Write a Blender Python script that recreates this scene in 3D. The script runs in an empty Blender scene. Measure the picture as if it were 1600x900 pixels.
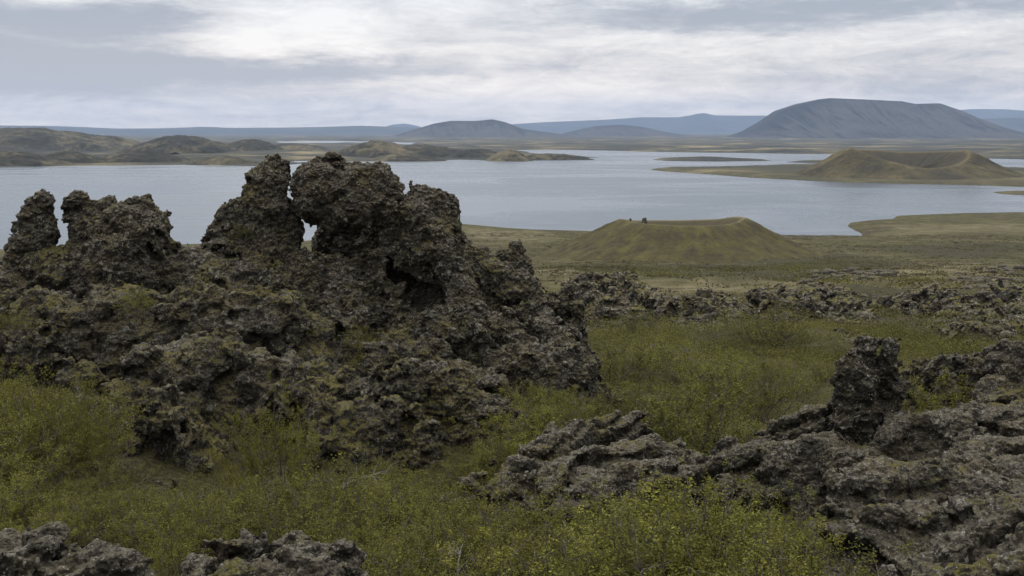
import bpy, math, random, time
import numpy as np
from mathutils import Vector

SC = bpy.context.scene
COL = SC.collection
rad = math.radians

# ------------------------------------------------------------------ camera
F = 1716.0                       # focal length in pixels of a 1600 px wide frame
EYE = 60.0                       # eye height above the lake
HOR = 205.0                      # pixel row of the horizon
PITCH = math.atan((450 - HOR) / F)
cam = bpy.data.cameras.new('camera')
cam.sensor_width = 36.0
cam.lens = 36.0 * F / 1600.0
cam.clip_start = 0.1
cam.clip_end = 120000.0
camo = bpy.data.objects.new('camera', cam)
COL.objects.link(camo)
camo.location = (0, 0, EYE)
camo.rotation_euler = (math.pi / 2 - PITCH, 0, 0)
SC.camera = camo
CP, SP = math.cos(PITCH), math.sin(PITCH)

def W(px, py, Y):
    """world point seen at photo pixel (px, py) at forward distance Y"""
    a, b = (px - 800) / F, -(py - 450) / F
    dy = CP + b * SP
    dz = -SP + b * CP
    k = Y / dy
    return np.array([a * k, Y, EYE + dz * k])

def on_lake(px, py, z=0.0):
    a, b = (px - 800) / F, -(py - 450) / F
    dy = CP + b * SP
    dz = -SP + b * CP
    k = (z - EYE) / dz
    return (a * k, dy * k)

def PXM(Y):
    return Y / F

# ------------------------------------------------------------------ world, sun, exposure
SUN_AZ = rad(-13.0)              # seen from the camera: left of centre, behind the clouds
SUN_EL = rad(46.0)
world = bpy.data.worlds.new('World')
SC.world = world
world.use_nodes = True

class NT:
    """tiny node-tree helper"""
    def __init__(s, tree):
        s.t = tree
        tree.nodes.clear()
    def n(s, kind, **kw):
        nd = s.t.nodes.new(kind)
        ins = kw.pop('ins', {})
        for k, v in kw.items():
            setattr(nd, k, v)
        for k, v in ins.items():
            s.put(nd, k, v)
        return nd
    def put(s, nd, k, v):
        sock = nd.inputs[k]
        if isinstance(v, bpy.types.NodeSocket):
            s.t.links.new(v, sock)
        elif isinstance(v, bpy.types.Node):
            s.t.links.new(v.outputs[0], sock)
        else:
            sock.default_value = v
    def m(s, op, a, b=None, c=None, clamp=False):
        nd = s.n('ShaderNodeMath', operation=op, use_clamp=clamp)
        s.put(nd, 0, a)
        if b is not None: s.put(nd, 1, b)
        if c is not None: s.put(nd, 2, c)
        return nd.outputs[0]
    def mix(s, f, a, b, blend='MIX'):
        nd = s.n('ShaderNodeMix', data_type='RGBA', blend_type=blend)
        s.put(nd, 0, f); s.put(nd, 6, col4(a)); s.put(nd, 7, col4(b))
        return nd.outputs[2]
    def noise(s, vec, scale, detail=4.0, rough=0.55, dist=0.0):
        nd = s.n('ShaderNodeTexNoise', ins={'Scale': scale, 'Detail': detail, 'Roughness': rough, 'Distortion': dist})
        if vec is not None: s.put(nd, 'Vector', vec)
        return nd.outputs[0]
    def ramp(s, v, stops, interp='LINEAR'):
        nd = s.n('ShaderNodeValToRGB')
        cr = nd.color_ramp
        cr.interpolation = interp
        while len(cr.elements) < len(stops): cr.elements.new(0.5)
        for e, (p, c) in zip(cr.elements, stops):
            e.position = p; e.color = col4(c) if not isinstance(c, float) else (c, c, c, 1)
        s.put(nd, 0, v)
        return nd.outputs[0]
    def range(s, v, a, b, c=0.0, d=1.0, smooth=True):
        nd = s.n('ShaderNodeMapRange', interpolation_type='SMOOTHSTEP' if smooth else 'LINEAR')
        s.put(nd, 0, v)
        for i, q in zip((1, 2, 3, 4), (a, b, c, d)): s.put(nd, i, q)
        return nd.outputs[0]

def col4(c):
    if isinstance(c, (tuple, list)) and len(c) == 3: return (*c, 1.0)
    return c

def build_world():
    g = NT(world.node_tree)
    out = g.n('ShaderNodeOutputWorld')
    sky = g.n('ShaderNodeTexSky', sky_type='NISHITA', sun_disc=False, sun_elevation=SUN_EL,
              sun_rotation=SUN_AZ, air_density=1.0, dust_density=2.0, ozone_density=1.0)
    bsky = g.n('ShaderNodeBackground', ins={'Color': sky.outputs[0], 'Strength': 0.08})
    tc = g.n('ShaderNodeTexCoord')
    sep = g.n('ShaderNodeSeparateXYZ', ins={0: tc.outputs['Generated']})
    x, y, z = sep.outputs
    # cloud deck: the view direction meets a flat layer overhead (softened near the horizon)
    zz = g.m('ADD', g.m('MAXIMUM', z, 0.0), 0.055)
    cx, cy = g.m('DIVIDE', x, zz), g.m('DIVIDE', y, zz)
    cv = g.n('ShaderNodeCombineXYZ', ins={0: cx, 1: cy, 2: 3.7})
    mp = g.n('ShaderNodeMapping', ins={'Vector': cv.outputs[0], 'Scale': (0.62, 0.62, 1.0), 'Location': (3.1, 0.6, 0.0)})
    n1 = g.noise(mp, 0.55, 6.0, 0.55, 0.6)
    n2 = g.noise(mp, 1.7, 6.0, 0.6, 0.3)
    # direction coordinates, azimuth and elevation in radians about the view
    az = g.m('ARCTAN2', x, y)
    el = g.m('ARCSINE', z)
    dv = g.n('ShaderNodeCombineXYZ', ins={0: g.m('MULTIPLY', az, 4.2), 1: g.m('MULTIPLY', el, 30.0), 2: 0.0})
    st = g.noise(dv, 1.0, 5.0, 0.55, 0.9)
    wob = g.m('MULTIPLY', g.m('SUBTRACT', g.noise(dv, 1.6, 8.0, 0.66), 0.5), 0.045)
    def blob(pxc, pyc, wx, wy, amp):
        a0 = math.atan((pxc - 800) / F); e0 = PITCH * -1 + math.atan((450 - pyc) / F)
        du = g.m('DIVIDE', g.m('SUBTRACT', az, a0), wx / F)
        dw = g.m('DIVIDE', g.m('ADD', g.m('SUBTRACT', el, e0), wob), wy / F)
        r2 = g.m('ADD', g.m('MULTIPLY', du, du), g.m('MULTIPLY', dw, dw))
        return g.m('MULTIPLY', g.m('EXPONENT', g.m('MULTIPLY', r2, -1.0)), amp)
    # cloud banks and the bright gap where the sun thins the deck
    b = None
    for q in ((90, 120, 330, 36, -0.62), (210, 40, 170, 26, -0.42), (-60, 60, 260, 40, -0.3), (560, 105, 300, 22, -0.36), (980, 92, 160, 13, -0.16),
              (1080, 30, 290, 22, -0.42), (1480, 15, 240, 20, -0.4), (1560, 130, 260, 28, -0.22), (1260, 12, 120, 14, -0.2),
              (440, 62, 130, 40, 0.38), (600, 22, 190, 24, 0.2), (60, 5, 160, 10, 0.2), (800, 140, 260, 26, 0.16), (1060, 66, 180, 12, 0.15),
              (760, 101, 32, 9, 0.22), (420, 175, 500, 20, -0.1), (1080, 152, 60, 12, 0.10)):
        e = blob(*q)
        b = e if b is None else g.m('ADD', b, e)
    v = g.m('ADD', g.m('MULTIPLY', n1, 0.55), g.m('MULTIPLY', n2, 0.25))
    v = g.m('ADD', v, g.m('MULTIPLY', st, 0.55))
    dv2 = g.n('ShaderNodeCombineXYZ', ins={0: g.m('MULTIPLY', az, 12.0), 1: g.m('MULTIPLY', el, 48.0), 2: 2.0})
    v = g.m('ADD', v, g.m('MULTIPLY', g.m('SUBTRACT', g.noise(dv2, 1.0, 8.0, 0.68, 0.9), 0.5), 0.85))
    dv3 = g.n('ShaderNodeCombineXYZ', ins={0: g.m('MULTIPLY', az, 34.0), 1: g.m('MULTIPLY', el, 100.0), 2: 5.0})
    v = g.m('ADD', v, g.m('MULTIPLY', g.m('SUBTRACT', g.noise(dv3, 1.0, 6.0, 0.7, 1.2), 0.5), 0.35))
    v = g.m('ADD', v, b)
    v = g.m('ADD', g.m('MULTIPLY', v, 1.4), -0.335)
    cl = g.ramp(v, [(0.0, (0.39, 0.42, 0.48)), (0.22, (0.475, 0.50, 0.55)), (0.45, (0.645, 0.657, 0.685)), (0.70, (0.81, 0.812, 0.825)), (1.0, (0.97, 0.97, 0.965))])
    zen = g.range(el, 0.14, 1.3, 0.93, 2.9)      # an overcast sky is brightest overhead
    cl = g.mix(g.range(el, 0.0, 0.13, 1.0, 0.0), cl, g.mix(1.0, cl, (1.42, 1.25, 1.08, 1), 'MULTIPLY'))   # paler, warmer air low down
    cl = g.mix(g.range(el, 0.16, 0.6, 0.0, 0.8), cl, (0.80, 0.79, 0.765, 1))
    bcl = g.n('ShaderNodeBackground', ins={'Color': cl, 'Strength': zen})
    mx = g.n('ShaderNodeMixShader', ins={0: 0.93, 1: bsky.outputs[0], 2: bcl.outputs[0]})
    g.t.links.new(mx.outputs[0], out.inputs[0])
build_world()
world.cycles.sampling_method = 'MANUAL'
world.cycles.sample_map_resolution = 1024

sun = bpy.data.lights.new('sun', 'SUN')
sun.energy = 1.5
sun.angle = rad(10)
sun.color = (1.0, 0.96, 0.9)
suno = bpy.data.objects.new('sun', sun)
COL.objects.link(suno)
sd = Vector((math.sin(SUN_AZ) * math.cos(SUN_EL), math.cos(SUN_AZ) * math.cos(SUN_EL), math.sin(SUN_EL)))
suno.rotation_euler = sd.to_track_quat('Z', 'Y').to_euler()
suno.location = (0, 0, 200)

SC.view_settings.view_transform = 'Standard'
SC.view_settings.look = 'None'
SC.view_settings.gamma = 1.0
SC.view_settings.exposure = 0.18
SC.view_settings.use_curve_mapping = False
SC.render.engine = 'CYCLES'
SC.cycles.use_denoising = True
SC.cycles.max_bounces = 5
SC.cycles.diffuse_bounces = 2
SC.cycles.glossy_bounces = 2
SC.cycles.transmission_bounces = 2
SC.cycles.volume_bounces = 0
SC.cycles.caustics_reflective = False
SC.cycles.caustics_refractive = False

# ------------------------------------------------------------------ numpy noise
_rng = np.random.default_rng(7)
PERM = _rng.permutation(256).astype(np.int32)
PERM = np.concatenate([PERM, PERM, PERM])
GR = _rng.normal(size=(256, 3)).astype(np.float32)
GR /= np.linalg.norm(GR, axis=1, keepdims=True)
JIT = _rng.random((256, 3)).astype(np.float32)

def _h(i, j, k):
    return PERM[PERM[PERM[i & 255] + (j & 255)] + (k & 255)]

def perlin(p):
    p = np.asarray(p, np.float32)
    f0 = np.floor(p); i = f0.astype(np.int32); f = p - f0
    u = f * f * f * (f * (f * 6 - 15) + 10)
    r = 0
    for dx in (0, 1):
        wx = u[:, 0] if dx else 1 - u[:, 0]
        for dy in (0, 1):
            wy = u[:, 1] if dy else 1 - u[:, 1]
            for dz in (0, 1):
                wz = u[:, 2] if dz else 1 - u[:, 2]
                g = GR[_h(i[:, 0] + dx, i[:, 1] + dy, i[:, 2] + dz)]
                d = g[:, 0] * (f[:, 0] - dx) + g[:, 1] * (f[:, 1] - dy) + g[:, 2] * (f[:, 2] - dz)
                r = r + d * wx * wy * wz
    return r * 1.5

def fbm(p, octv=4, gain=0.5, ridged=False):
    p = np.asarray(p, np.float32)
    a, s, r = 1.0, 1.0, 0
    for o in range(octv):
        n = perlin(p * s + 17.3 * o)
        if ridged: n = 1 - 2 * np.abs(n)
        r = r + a * n
        a *= gain; s *= 2.03
    return r

def worley(p, jit=0.85):
    """distance to the nearest feature point (and the second nearest)"""
    p = np.asarray(p, np.float32)
    q = p - 0.5
    f0 = np.floor(q); i = f0.astype(np.int32)
    d1 = np.full(len(p), 9.0, np.float32); d2 = d1.copy()
    for dx in (0, 1):
        for dy in (0, 1):
            for dz in (0, 1):
                ci = i + np.array([dx, dy, dz])
                fp = ci + 0.5 + (JIT[_h(ci[:, 0], ci[:, 1], ci[:, 2])] - 0.5) * jit
                d = ((p - fp) ** 2).sum(1)
                m = d < d1
                d2 = np.where(m, d1, np.minimum(d2, d)); d1 = np.where(m, d, d1)
    return np.sqrt(d1), np.sqrt(d2)

GT = _rng.normal(size=(256, 3)).astype(np.float32)
RT = _rng.random(256).astype(np.float32)
def clast(p, tilt=0.55, step=0.9, crack=0.75):
    """angular rubble: every cell is a fragment with its own height and tilt, dark joints between; about -1..1"""
    p = np.asarray(p, np.float32)
    q = p - 0.5
    i = np.floor(q).astype(np.int32)
    d1 = np.full(len(p), 9.0, np.float32); d2 = d1.copy(); val = np.zeros(len(p), np.float32)
    for dx in (0, 1):
        for dy in (0, 1):
            for dz in (0, 1):
                ci = i + np.array([dx, dy, dz])
                hh = _h(ci[:, 0], ci[:, 1], ci[:, 2])
                e = p - (ci + 0.5 + (JIT[hh] - 0.5) * 0.9)
                d = (e ** 2).sum(1)
                m = d < d1
                val = np.where(m, (RT[hh] - 0.5) * step + tilt * (GT[hh] * e).sum(1), val)
                d2 = np.where(m, d1, np.minimum(d2, d)); d1 = np.where(m, d, d1)
    g = np.sqrt(d2) - np.sqrt(d1)
    return val - crack * np.clip(1 - g / 0.22, 0, 1)

def islands(nv, q):
    """connected pieces: every vertex gets the smallest vertex number of its piece"""
    e = np.concatenate([q[:, [0, 1]], q[:, [1, 2]], q[:, [2, 3]], q[:, [3, 0]]])
    e = np.concatenate([e, e[:, ::-1]])
    e = e[np.argsort(e[:, 0], kind='stable')]
    u, st = np.unique(e[:, 0], return_index=True)
    lab = np.arange(nv)
    while True:
        l2 = lab.copy()
        l2[u] = np.minimum(l2[u], np.minimum.reduceat(lab[e[:, 1]], st))
        l2 = np.minimum(l2, l2[l2]); l2 = l2[l2]
        if (l2 == lab).all(): return lab
        lab = l2

def fb2(X, Y, s, octv=4, z=0.0, ridged=False, gain=0.5):
    return fbm(np.stack([X / s, Y / s, np.full_like(X, z)], -1), octv, gain, ridged)

# ------------------------------------------------------------------ mesh and object helpers
def make_mesh(name, v, quads, attrs=None, mat=None, smooth=True):
    me = bpy.data.meshes.new(name)
    v = np.asarray(v, np.float32); quads = np.asarray(quads, np.int32)
    n = quads.shape[1]
    me.vertices.add(len(v)); me.vertices.foreach_set('co', v.ravel())
    me.loops.add(quads.size); me.loops.foreach_set('vertex_index', quads.ravel())
    me.polygons.add(len(quads))
    me.polygons.foreach_set('loop_start', np.arange(len(quads), dtype=np.int32) * n)
    me.polygons.foreach_set('loop_total', np.full(len(quads), n, np.int32))
    me.polygons.foreach_set('use_smooth', np.full(len(quads), smooth, bool))
    for k, a in (attrs or {}).items():
        at = me.attributes.new(k, 'FLOAT', 'POINT')
        at.data.foreach_set('value', np.asarray(a, np.float32))
    if mat: me.materials.append(mat)
    me.update(calc_edges=True)
    me.validate()
    return me

def link(name, me, parent=None, loc=(0, 0, 0)):
    o = bpy.data.objects.new(name, me)
    COL.objects.link(o)
    o.location = loc
    if parent: o.parent = parent
    return o

def tag(o, label=None, cat=None, group=None, kind=None):
    if label: o['label'] = label
    if cat: o['category'] = cat
    if group: o['group'] = group
    if kind: o['kind'] = kind
    return o

def vnormals(v, q):
    a = v[q[:, 2]] - v[q[:, 0]]; b = v[q[:, 3]] - v[q[:, 1]]
    fn = np.cross(a, b)
    out = np.zeros_like(v)
    for c in range(3):
        w = np.repeat(fn[:, c], 4)
        out[:, c] = np.bincount(q.ravel(), weights=w, minlength=len(v))
    out /= np.linalg.norm(out, axis=1, keepdims=True) + 1e-9
    return out

def smooth_mesh(v, q, it=1, lam=0.5):
    e = np.concatenate([q[:, [0, 1]], q[:, [1, 2]], q[:, [2, 3]], q[:, [3, 0]]])
    for _ in range(it):
        s = np.zeros_like(v); c = np.bincount(e[:, 0], minlength=len(v)) + 1e-9
        for k in range(3):
            s[:, k] = np.bincount(e[:, 0], weights=v[e[:, 1], k], minlength=len(v))
        v = v + lam * (s / c[:, None] - v)
    return v

def subdivide(v, q):
    n = len(v)
    e = np.stack([q, np.roll(q, -1, axis=1)], -1).reshape(-1, 2)
    es = np.sort(e, axis=1)
    key = es[:, 0].astype(np.int64) * n + es[:, 1]
    uk, inv = np.unique(key, return_inverse=True)
    a, b = uk // n, uk % n
    mid = (v[a] + v[b]) * 0.5
    cen = v[q].mean(1)
    nv = np.concatenate([v, mid, cen])
    ei = inv.reshape(-1, 4) + n
    fi = np.arange(len(q)) + n + len(uk)
    nq = np.concatenate([np.stack([q[:, k], ei[:, k], fi, ei[:, k - 1]], -1) for k in range(4)])
    return nv, nq

def surface_nets(s, origin, h):
    sh = np.array(s.shape)
    ins = s < 0
    c = [ins[dx:sh[0] - 1 + dx, dy:sh[1] - 1 + dy, dz:sh[2] - 1 + dz] for dx in (0, 1) for dy in (0, 1) for dz in (0, 1)]
    cnt = sum(x.astype(np.int8) for x in c)
    act = (cnt > 0) & (cnt < 8)
    idx = np.argwhere(act)
    vid = np.full(act.shape, -1, np.int32); vid[act] = np.arange(len(idx))
    offs = np.array([(dx, dy, dz) for dx in (0, 1) for dy in (0, 1) for dz in (0, 1)])
    vals = np.stack([s[idx[:, 0] + o[0], idx[:, 1] + o[1], idx[:, 2] + o[2]] for o in offs], -1)
    acc = np.zeros((len(idx), 3), np.float32); num = np.zeros(len(idx), np.float32)
    for a in range(8):
        for b in range(a + 1, 8):
            if np.abs(offs[a] - offs[b]).sum() != 1: continue
            va, vb = vals[:, a], vals[:, b]
            m = (va < 0) != (vb < 0)
            t = np.where(m, va / np.where(m, va - vb, 1), 0)
            p = offs[a] + t[:, None] * (offs[b] - offs[a])
            acc += np.where(m[:, None], p, 0); num += m
    v = (idx + acc / num[:, None]) * h + origin
    quads = []
    for ax in range(3):
        o1, o2 = (ax + 1) % 3, (ax + 2) % 3
        sl0 = [slice(None)] * 3; sl1 = [slice(None)] * 3
        sl0[ax] = slice(0, sh[ax] - 1); sl1[ax] = slice(1, sh[ax])
        A, B = ins[tuple(sl0)], ins[tuple(sl1)]
        e = np.argwhere(A != B)
        e = e[(e[:, o1] > 0) & (e[:, o2] > 0) & (e[:, o1] < sh[o1] - 1) & (e[:, o2] < sh[o2] - 1)]
        fl = A[e[:, 0], e[:, 1], e[:, 2]]
        def cell(d1, d2):
            k = e.copy(); k[:, o1] += d1; k[:, o2] += d2
            return vid[k[:, 0], k[:, 1], k[:, 2]]
        q = np.stack([cell(-1, -1), cell(0, -1), cell(0, 0), cell(-1, 0)], -1)
        q[~fl] = q[~fl][:, ::-1]
        quads.append(q)
    return v.astype(np.float32), np.concatenate(quads)

# ------------------------------------------------------------------ materials
MATS = {}
def new_mat(name):
    m = bpy.data.materials.new(name); m.use_nodes = True
    g = NT(m.node_tree)
    out = g.n('ShaderNodeOutputMaterial')
    MATS[name] = m
    return m, g, out

def bsdf(g, out, color, rough=0.9, normal=None, spec=0.3):
    b = g.n('ShaderNodeBsdfPrincipled', ins={'Base Color': col4(color), 'Roughness': rough, 'Specular IOR Level': spec})
    if normal is not None: g.put(b, 'Normal', normal)
    g.t.links.new(b.outputs[0], out.inputs[0])
    return b

def mat_rock(name, k=1.0, moss=0.5, dark=1.0, lichen=1.0, bumpk=1.0):
    """scoriaceous lava: dark brown grey, pale crusty lichen on the knobs, moss on upward faces. k scales the grain."""
    m, g, out = new_mat(name)
    geo = g.n('ShaderNodeNewGeometry')
    P = geo.outputs['Position']
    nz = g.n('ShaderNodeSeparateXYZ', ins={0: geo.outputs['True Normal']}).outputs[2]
    knob = g.n('ShaderNodeAttribute', attribute_name='knob').outputs['Fac']
    mid = g.noise(P, 2.2 * k, 5.0, 0.6)
    fine = g.noise(P, 26.0 * k, 5.0, 0.7)
    tiny = g.noise(P, 70.0 * k, 3.0, 0.7)
    base = g.ramp(fine, [(0.30, (0.014 * dark, 0.0122 * dark, 0.0096 * dark)), (0.5, (0.066 * dark, 0.0585 * dark, 0.0465 * dark)), (0.70, (0.195 * dark, 0.178 * dark, 0.147 * dark))])
    brown = g.mix(1.0, base, (1.06, 0.98, 0.80, 1), 'MULTIPLY')
    base = g.mix(g.range(mid, 0.42, 0.62), base, brown)
    # weathered crust and dead moss on top; tops paled, undersides darkened to paint shading
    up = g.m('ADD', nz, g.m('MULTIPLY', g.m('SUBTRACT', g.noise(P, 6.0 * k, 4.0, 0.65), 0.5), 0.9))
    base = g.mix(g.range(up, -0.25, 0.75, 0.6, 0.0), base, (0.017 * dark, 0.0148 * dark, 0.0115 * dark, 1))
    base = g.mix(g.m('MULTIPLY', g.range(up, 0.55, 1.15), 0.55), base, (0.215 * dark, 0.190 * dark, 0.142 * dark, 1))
    # crusty lichen
    lm = g.m('ADD', g.noise(P, 13.0 * k, 4.0, 0.75, 0.4), g.m('MULTIPLY', knob, 0.14))
    lm = g.m('ADD', lm, g.m('MULTIPLY', nz, 0.035))
    lm = g.m('ADD', lm, g.m('MULTIPLY', g.m('SUBTRACT', g.noise(P, 1.7 * k, 4.0, 0.6), 0.5), 0.35))
    lf = g.m('MULTIPLY', g.range(lm, 0.595, 0.635), 0.8 * lichen)
    lcol = g.mix(g.range(tiny, 0.4, 0.65), (0.140, 0.133, 0.110, 1), (0.36, 0.35, 0.305, 1))
    c = g.mix(lf, base, lcol)
    vo = g.n('ShaderNodeTexVoronoi', ins={'Vector': P, 'Scale': 22.0 * k, 'Randomness': 1.0})
    sp = g.m('MULTIPLY', g.range(vo.outputs['Distance'], 0.26, 0.14), g.range(g.n('ShaderNodeSeparateColor', ins={0: vo.outputs['Color']}).outputs[0], 0.80, 0.86))
    c = g.mix(g.m('MULTIPLY', sp, 0.8 * lichen), c, (0.40, 0.40, 0.37, 1))
    # moss
    mm = g.m('ADD', g.m('MULTIPLY', nz, 0.34), g.m('MULTIPLY', g.noise(P, 1.1 * k ** 0.5, 5.0, 0.65), 1.0))
    mm = g.m('ADD', mm, g.m('MULTIPLY', g.m('SUBTRACT', g.noise(P, 9.0 * k, 3.0, 0.6), 0.5), 0.5))
    mf = g.range(mm, 0.95 - 0.28 * moss, 1.00 - 0.28 * moss)
    mcol = g.mix(g.range(fine, 0.35, 0.7), (0.045, 0.042, 0.008, 1), (0.150, 0.132, 0.026, 1))
    mcol = g.mix(g.m('MULTIPLY', g.range(mid, 0.50, 0.66), 0.8), mcol, (0.13, 0.11, 0.060, 1))
    c = g.mix(g.m('MULTIPLY', mf, 0.9), c, mcol)
    hgt = g.m('ADD', g.m('MULTIPLY', fine, 1.0), g.m('MULTIPLY', tiny, 0.5))
    bp = g.n('ShaderNodeBump', ins={'Strength': 1.0 * bumpk, 'Distance': 0.06 / k, 'Height': hgt})
    bsdf(g, out, c, 0.93, bp.outputs[0], 0.2)
    return m

def mat_leaf(name, c0, c1, c2, trans=0.25):
    m, g, out = new_mat(name)
    t = g.n('ShaderNodeAttribute', attribute_name='tint').outputs['Fac']
    oi = g.n('ShaderNodeObjectInfo')
    c = g.ramp(t, [(0.0, c0), (0.55, c1), (1.0, c2)])
    hs = g.n('ShaderNodeHueSaturation', ins={'Hue': g.m('MULTIPLY_ADD', oi.outputs['Random'], 0.018, 0.495), 'Saturation': 0.93,
             'Value': g.m('MULTIPLY_ADD', g.m('FRACT', g.m('MULTIPLY', oi.outputs['Random'], 7.31)), 0.75, 0.6), 'Color': c})
    b = g.n('ShaderNodeBsdfPrincipled', ins={'Base Color': hs.outputs[0], 'Roughness': 0.7, 'Specular IOR Level': 0.1})
    tr = g.n('ShaderNodeBsdfTranslucent', ins={'Color': hs.outputs[0]})
    mx = g.n('ShaderNodeMixShader', ins={0: trans, 1: b.outputs[0], 2: tr.outputs[0]})
    g.t.links.new(mx.outputs[0], out.inputs[0])
    return m

def mat_bark():
    m, g, out = new_mat('bark')
    P = g.n('ShaderNodeNewGeometry').outputs['Position']
    c = g.ramp(g.noise(P, 30, 4), [(0.3, (0.035, 0.028, 0.022)), (0.7, (0.13, 0.11, 0.092))])
    bsdf(g, out, c, 0.85)
    return m

def mat_deadwood():
    m, g, out = new_mat('bleached_wood')
    P = g.n('ShaderNodeNewGeometry').outputs['Position']
    c = g.ramp(g.noise(P, 40, 4), [(0.3, (0.07, 0.064, 0.056)), (0.7, (0.19, 0.18, 0.16))])
    bsdf(g, out, c, 0.85)
    return m

def mat_ground():
    """moss, crowberry and soil near by; dry grass and scrub on the plain. 'green' and 'dry' are where plants grow."""
    m, g, out = new_mat('moorland')
    geo = g.n('ShaderNodeNewGeometry'); P = geo.outputs['Position']
    green = g.n('ShaderNodeAttribute', attribute_name='green').outputs['Fac']
    dry = g.n('ShaderNodeAttribute', attribute_name='dry').outputs['Fac']
    far = g.n('ShaderNodeAttribute', attribute_name='reach').outputs['Fac']      # distance class that sets the grain of the pattern
    nA = g.noise(P, 0.9, 6.0, 0.65)
    nB = g.noise(P, 9.0, 5.0, 0.7)
    nC = g.noise(P, 0.06, 7.0, 0.68)
    nD = g.noise(P, 0.0035, 8.0, 0.7)
    near = g.ramp(nB, [(0.30, (0.010, 0.009, 0.006)), (0.5, (0.030, 0.027, 0.012)), (0.72, (0.085, 0.074, 0.028))])
    near = g.mix(g.range(nA, 0.5, 0.68), near, (0.060, 0.048, 0.030, 1))
    midc = g.ramp(nC, [(0.30, (0.028, 0.029, 0.010)), (0.5, (0.062, 0.057, 0.020)), (0.68, (0.105, 0.088, 0.040))])
    midc = g.mix(g.m('MULTIPLY', g.range(nA, 0.35, 0.75), 0.55), midc, (0.040, 0.036, 0.016, 1))
    nE = g.noise(P, 0.022, 8.0, 0.75)
    nF = g.noise(P, 0.16, 6.0, 0.75)
    midc = g.mix(g.m('MULTIPLY', g.range(nE, 0.50, 0.60), 0.75), midc, (0.045, 0.034, 0.020, 1))
    midc = g.mix(g.m('MULTIPLY', g.range(nF, 0.54, 0.66), 0.6), midc, (0.145, 0.120, 0.064, 1))
    midc = g.mix(g.m('MULTIPLY', g.range(nF, 0.46, 0.36), 0.6), midc, (0.030, 0.030, 0.010, 1))
    dcol = g.mix(g.range(nF, 0.38, 0.62), (0.066, 0.057, 0.026, 1), (0.150, 0.127, 0.072, 1))
    midc = g.mix(g.m('MULTIPLY', dry, 0.85), midc, dcol)
    gcol = g.mix(g.range(nA, 0.3, 0.72), (0.022, 0.021, 0.010, 1), (0.056, 0.050, 0.024, 1))
    midc = g.mix(g.m('MULTIPLY', green, 0.9), midc, gcol)
    farc = g.ramp(nD, [(0.40, (0.022, 0.023, 0.020)), (0.53, (0.055, 0.050, 0.032)), (0.64, (0.20, 0.165, 0.090))])
    c = g.mix(g.range(far, 0.0, 1.0, smooth=False), near, midc)
    c = g.mix(g.range(far, 1.0, 2.0, smooth=False), c, farc)
    bp0 = g.n('ShaderNodeBump', ins={'Strength': g.range(far, 0.3, 1.0), 'Distance': 1.6, 'Height': nF})
    bp = g.n('ShaderNodeBump', ins={'Strength': 0.8, 'Distance': 0.08, 'Height': g.m('ADD', nB, nA), 'Normal': bp0.outputs[0]})
    bsdf(g, out, c, 0.95, bp.outputs[0], 0.1)
    return m

def mat_hill(name, lo, mid, hi, scale, slope_streak=0.0, bump=0.0, bowl=None):
    m, g, out = new_mat(name)
    geo = g.n('ShaderNodeNewGeometry')
    P = geo.outputs['Position']
    n1 = g.noise(P, scale, 8.0, 0.68)
    n2 = g.noise(P, scale * 9, 5.0, 0.7)
    v = g.m('ADD', g.m('MULTIPLY', n1, 0.65), g.m('MULTIPLY', n2, 0.35))
    if slope_streak:
        st = g.n('ShaderNodeAttribute', attribute_name='streak').outputs['Fac']
        v = g.m('ADD', v, g.m('MULTIPLY', st, slope_streak))
    c = g.ramp(v, [(0.36, lo), (0.5, mid), (0.62, hi)])
    if bowl:
        c = g.mix(g.m('MULTIPLY', g.n('ShaderNodeAttribute', attribute_name='bowl').outputs['Fac'], 0.8), c, bowl[0])
        c = g.mix(g.m('MULTIPLY', g.n('ShaderNodeAttribute', attribute_name='lip').outputs['Fac'], 0.8), c, bowl[1])
    nrm = None
    if bump:
        nrm = g.n('ShaderNodeBump', ins={'Strength': 0.7, 'Distance': bump, 'Height': n2}).outputs[0]
    bsdf(g, out, c, 0.95, nrm, 0.1)
    return m

def mat_water():
    m, g, out = new_mat('lake_water')
    P = g.n('ShaderNodeNewGeometry').outputs['Position']
    mp = g.n('ShaderNodeMapping', ins={'Vector': P, 'Scale': (0.6, 1.0, 1.0)})
    w1 = g.noise(mp, 0.35, 4.0, 0.6)
    w2 = g.noise(mp, 0.006, 5.0, 0.6, 1.0)
    bp = g.n('ShaderNodeBump', ins={'Strength': 0.14, 'Distance': 0.8, 'Height': w1})
    r = g.range(w2, 0.4, 0.6, 0.20, 0.36)
    b = g.n('ShaderNodeBsdfPrincipled', ins={'Base Color': (0.045, 0.065, 0.090, 1), 'Roughness': r, 'IOR': 1.33, 'Normal': bp.outputs[0]})
    g.t.links.new(b.outputs[0], out.inputs[0])
    return m

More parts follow.
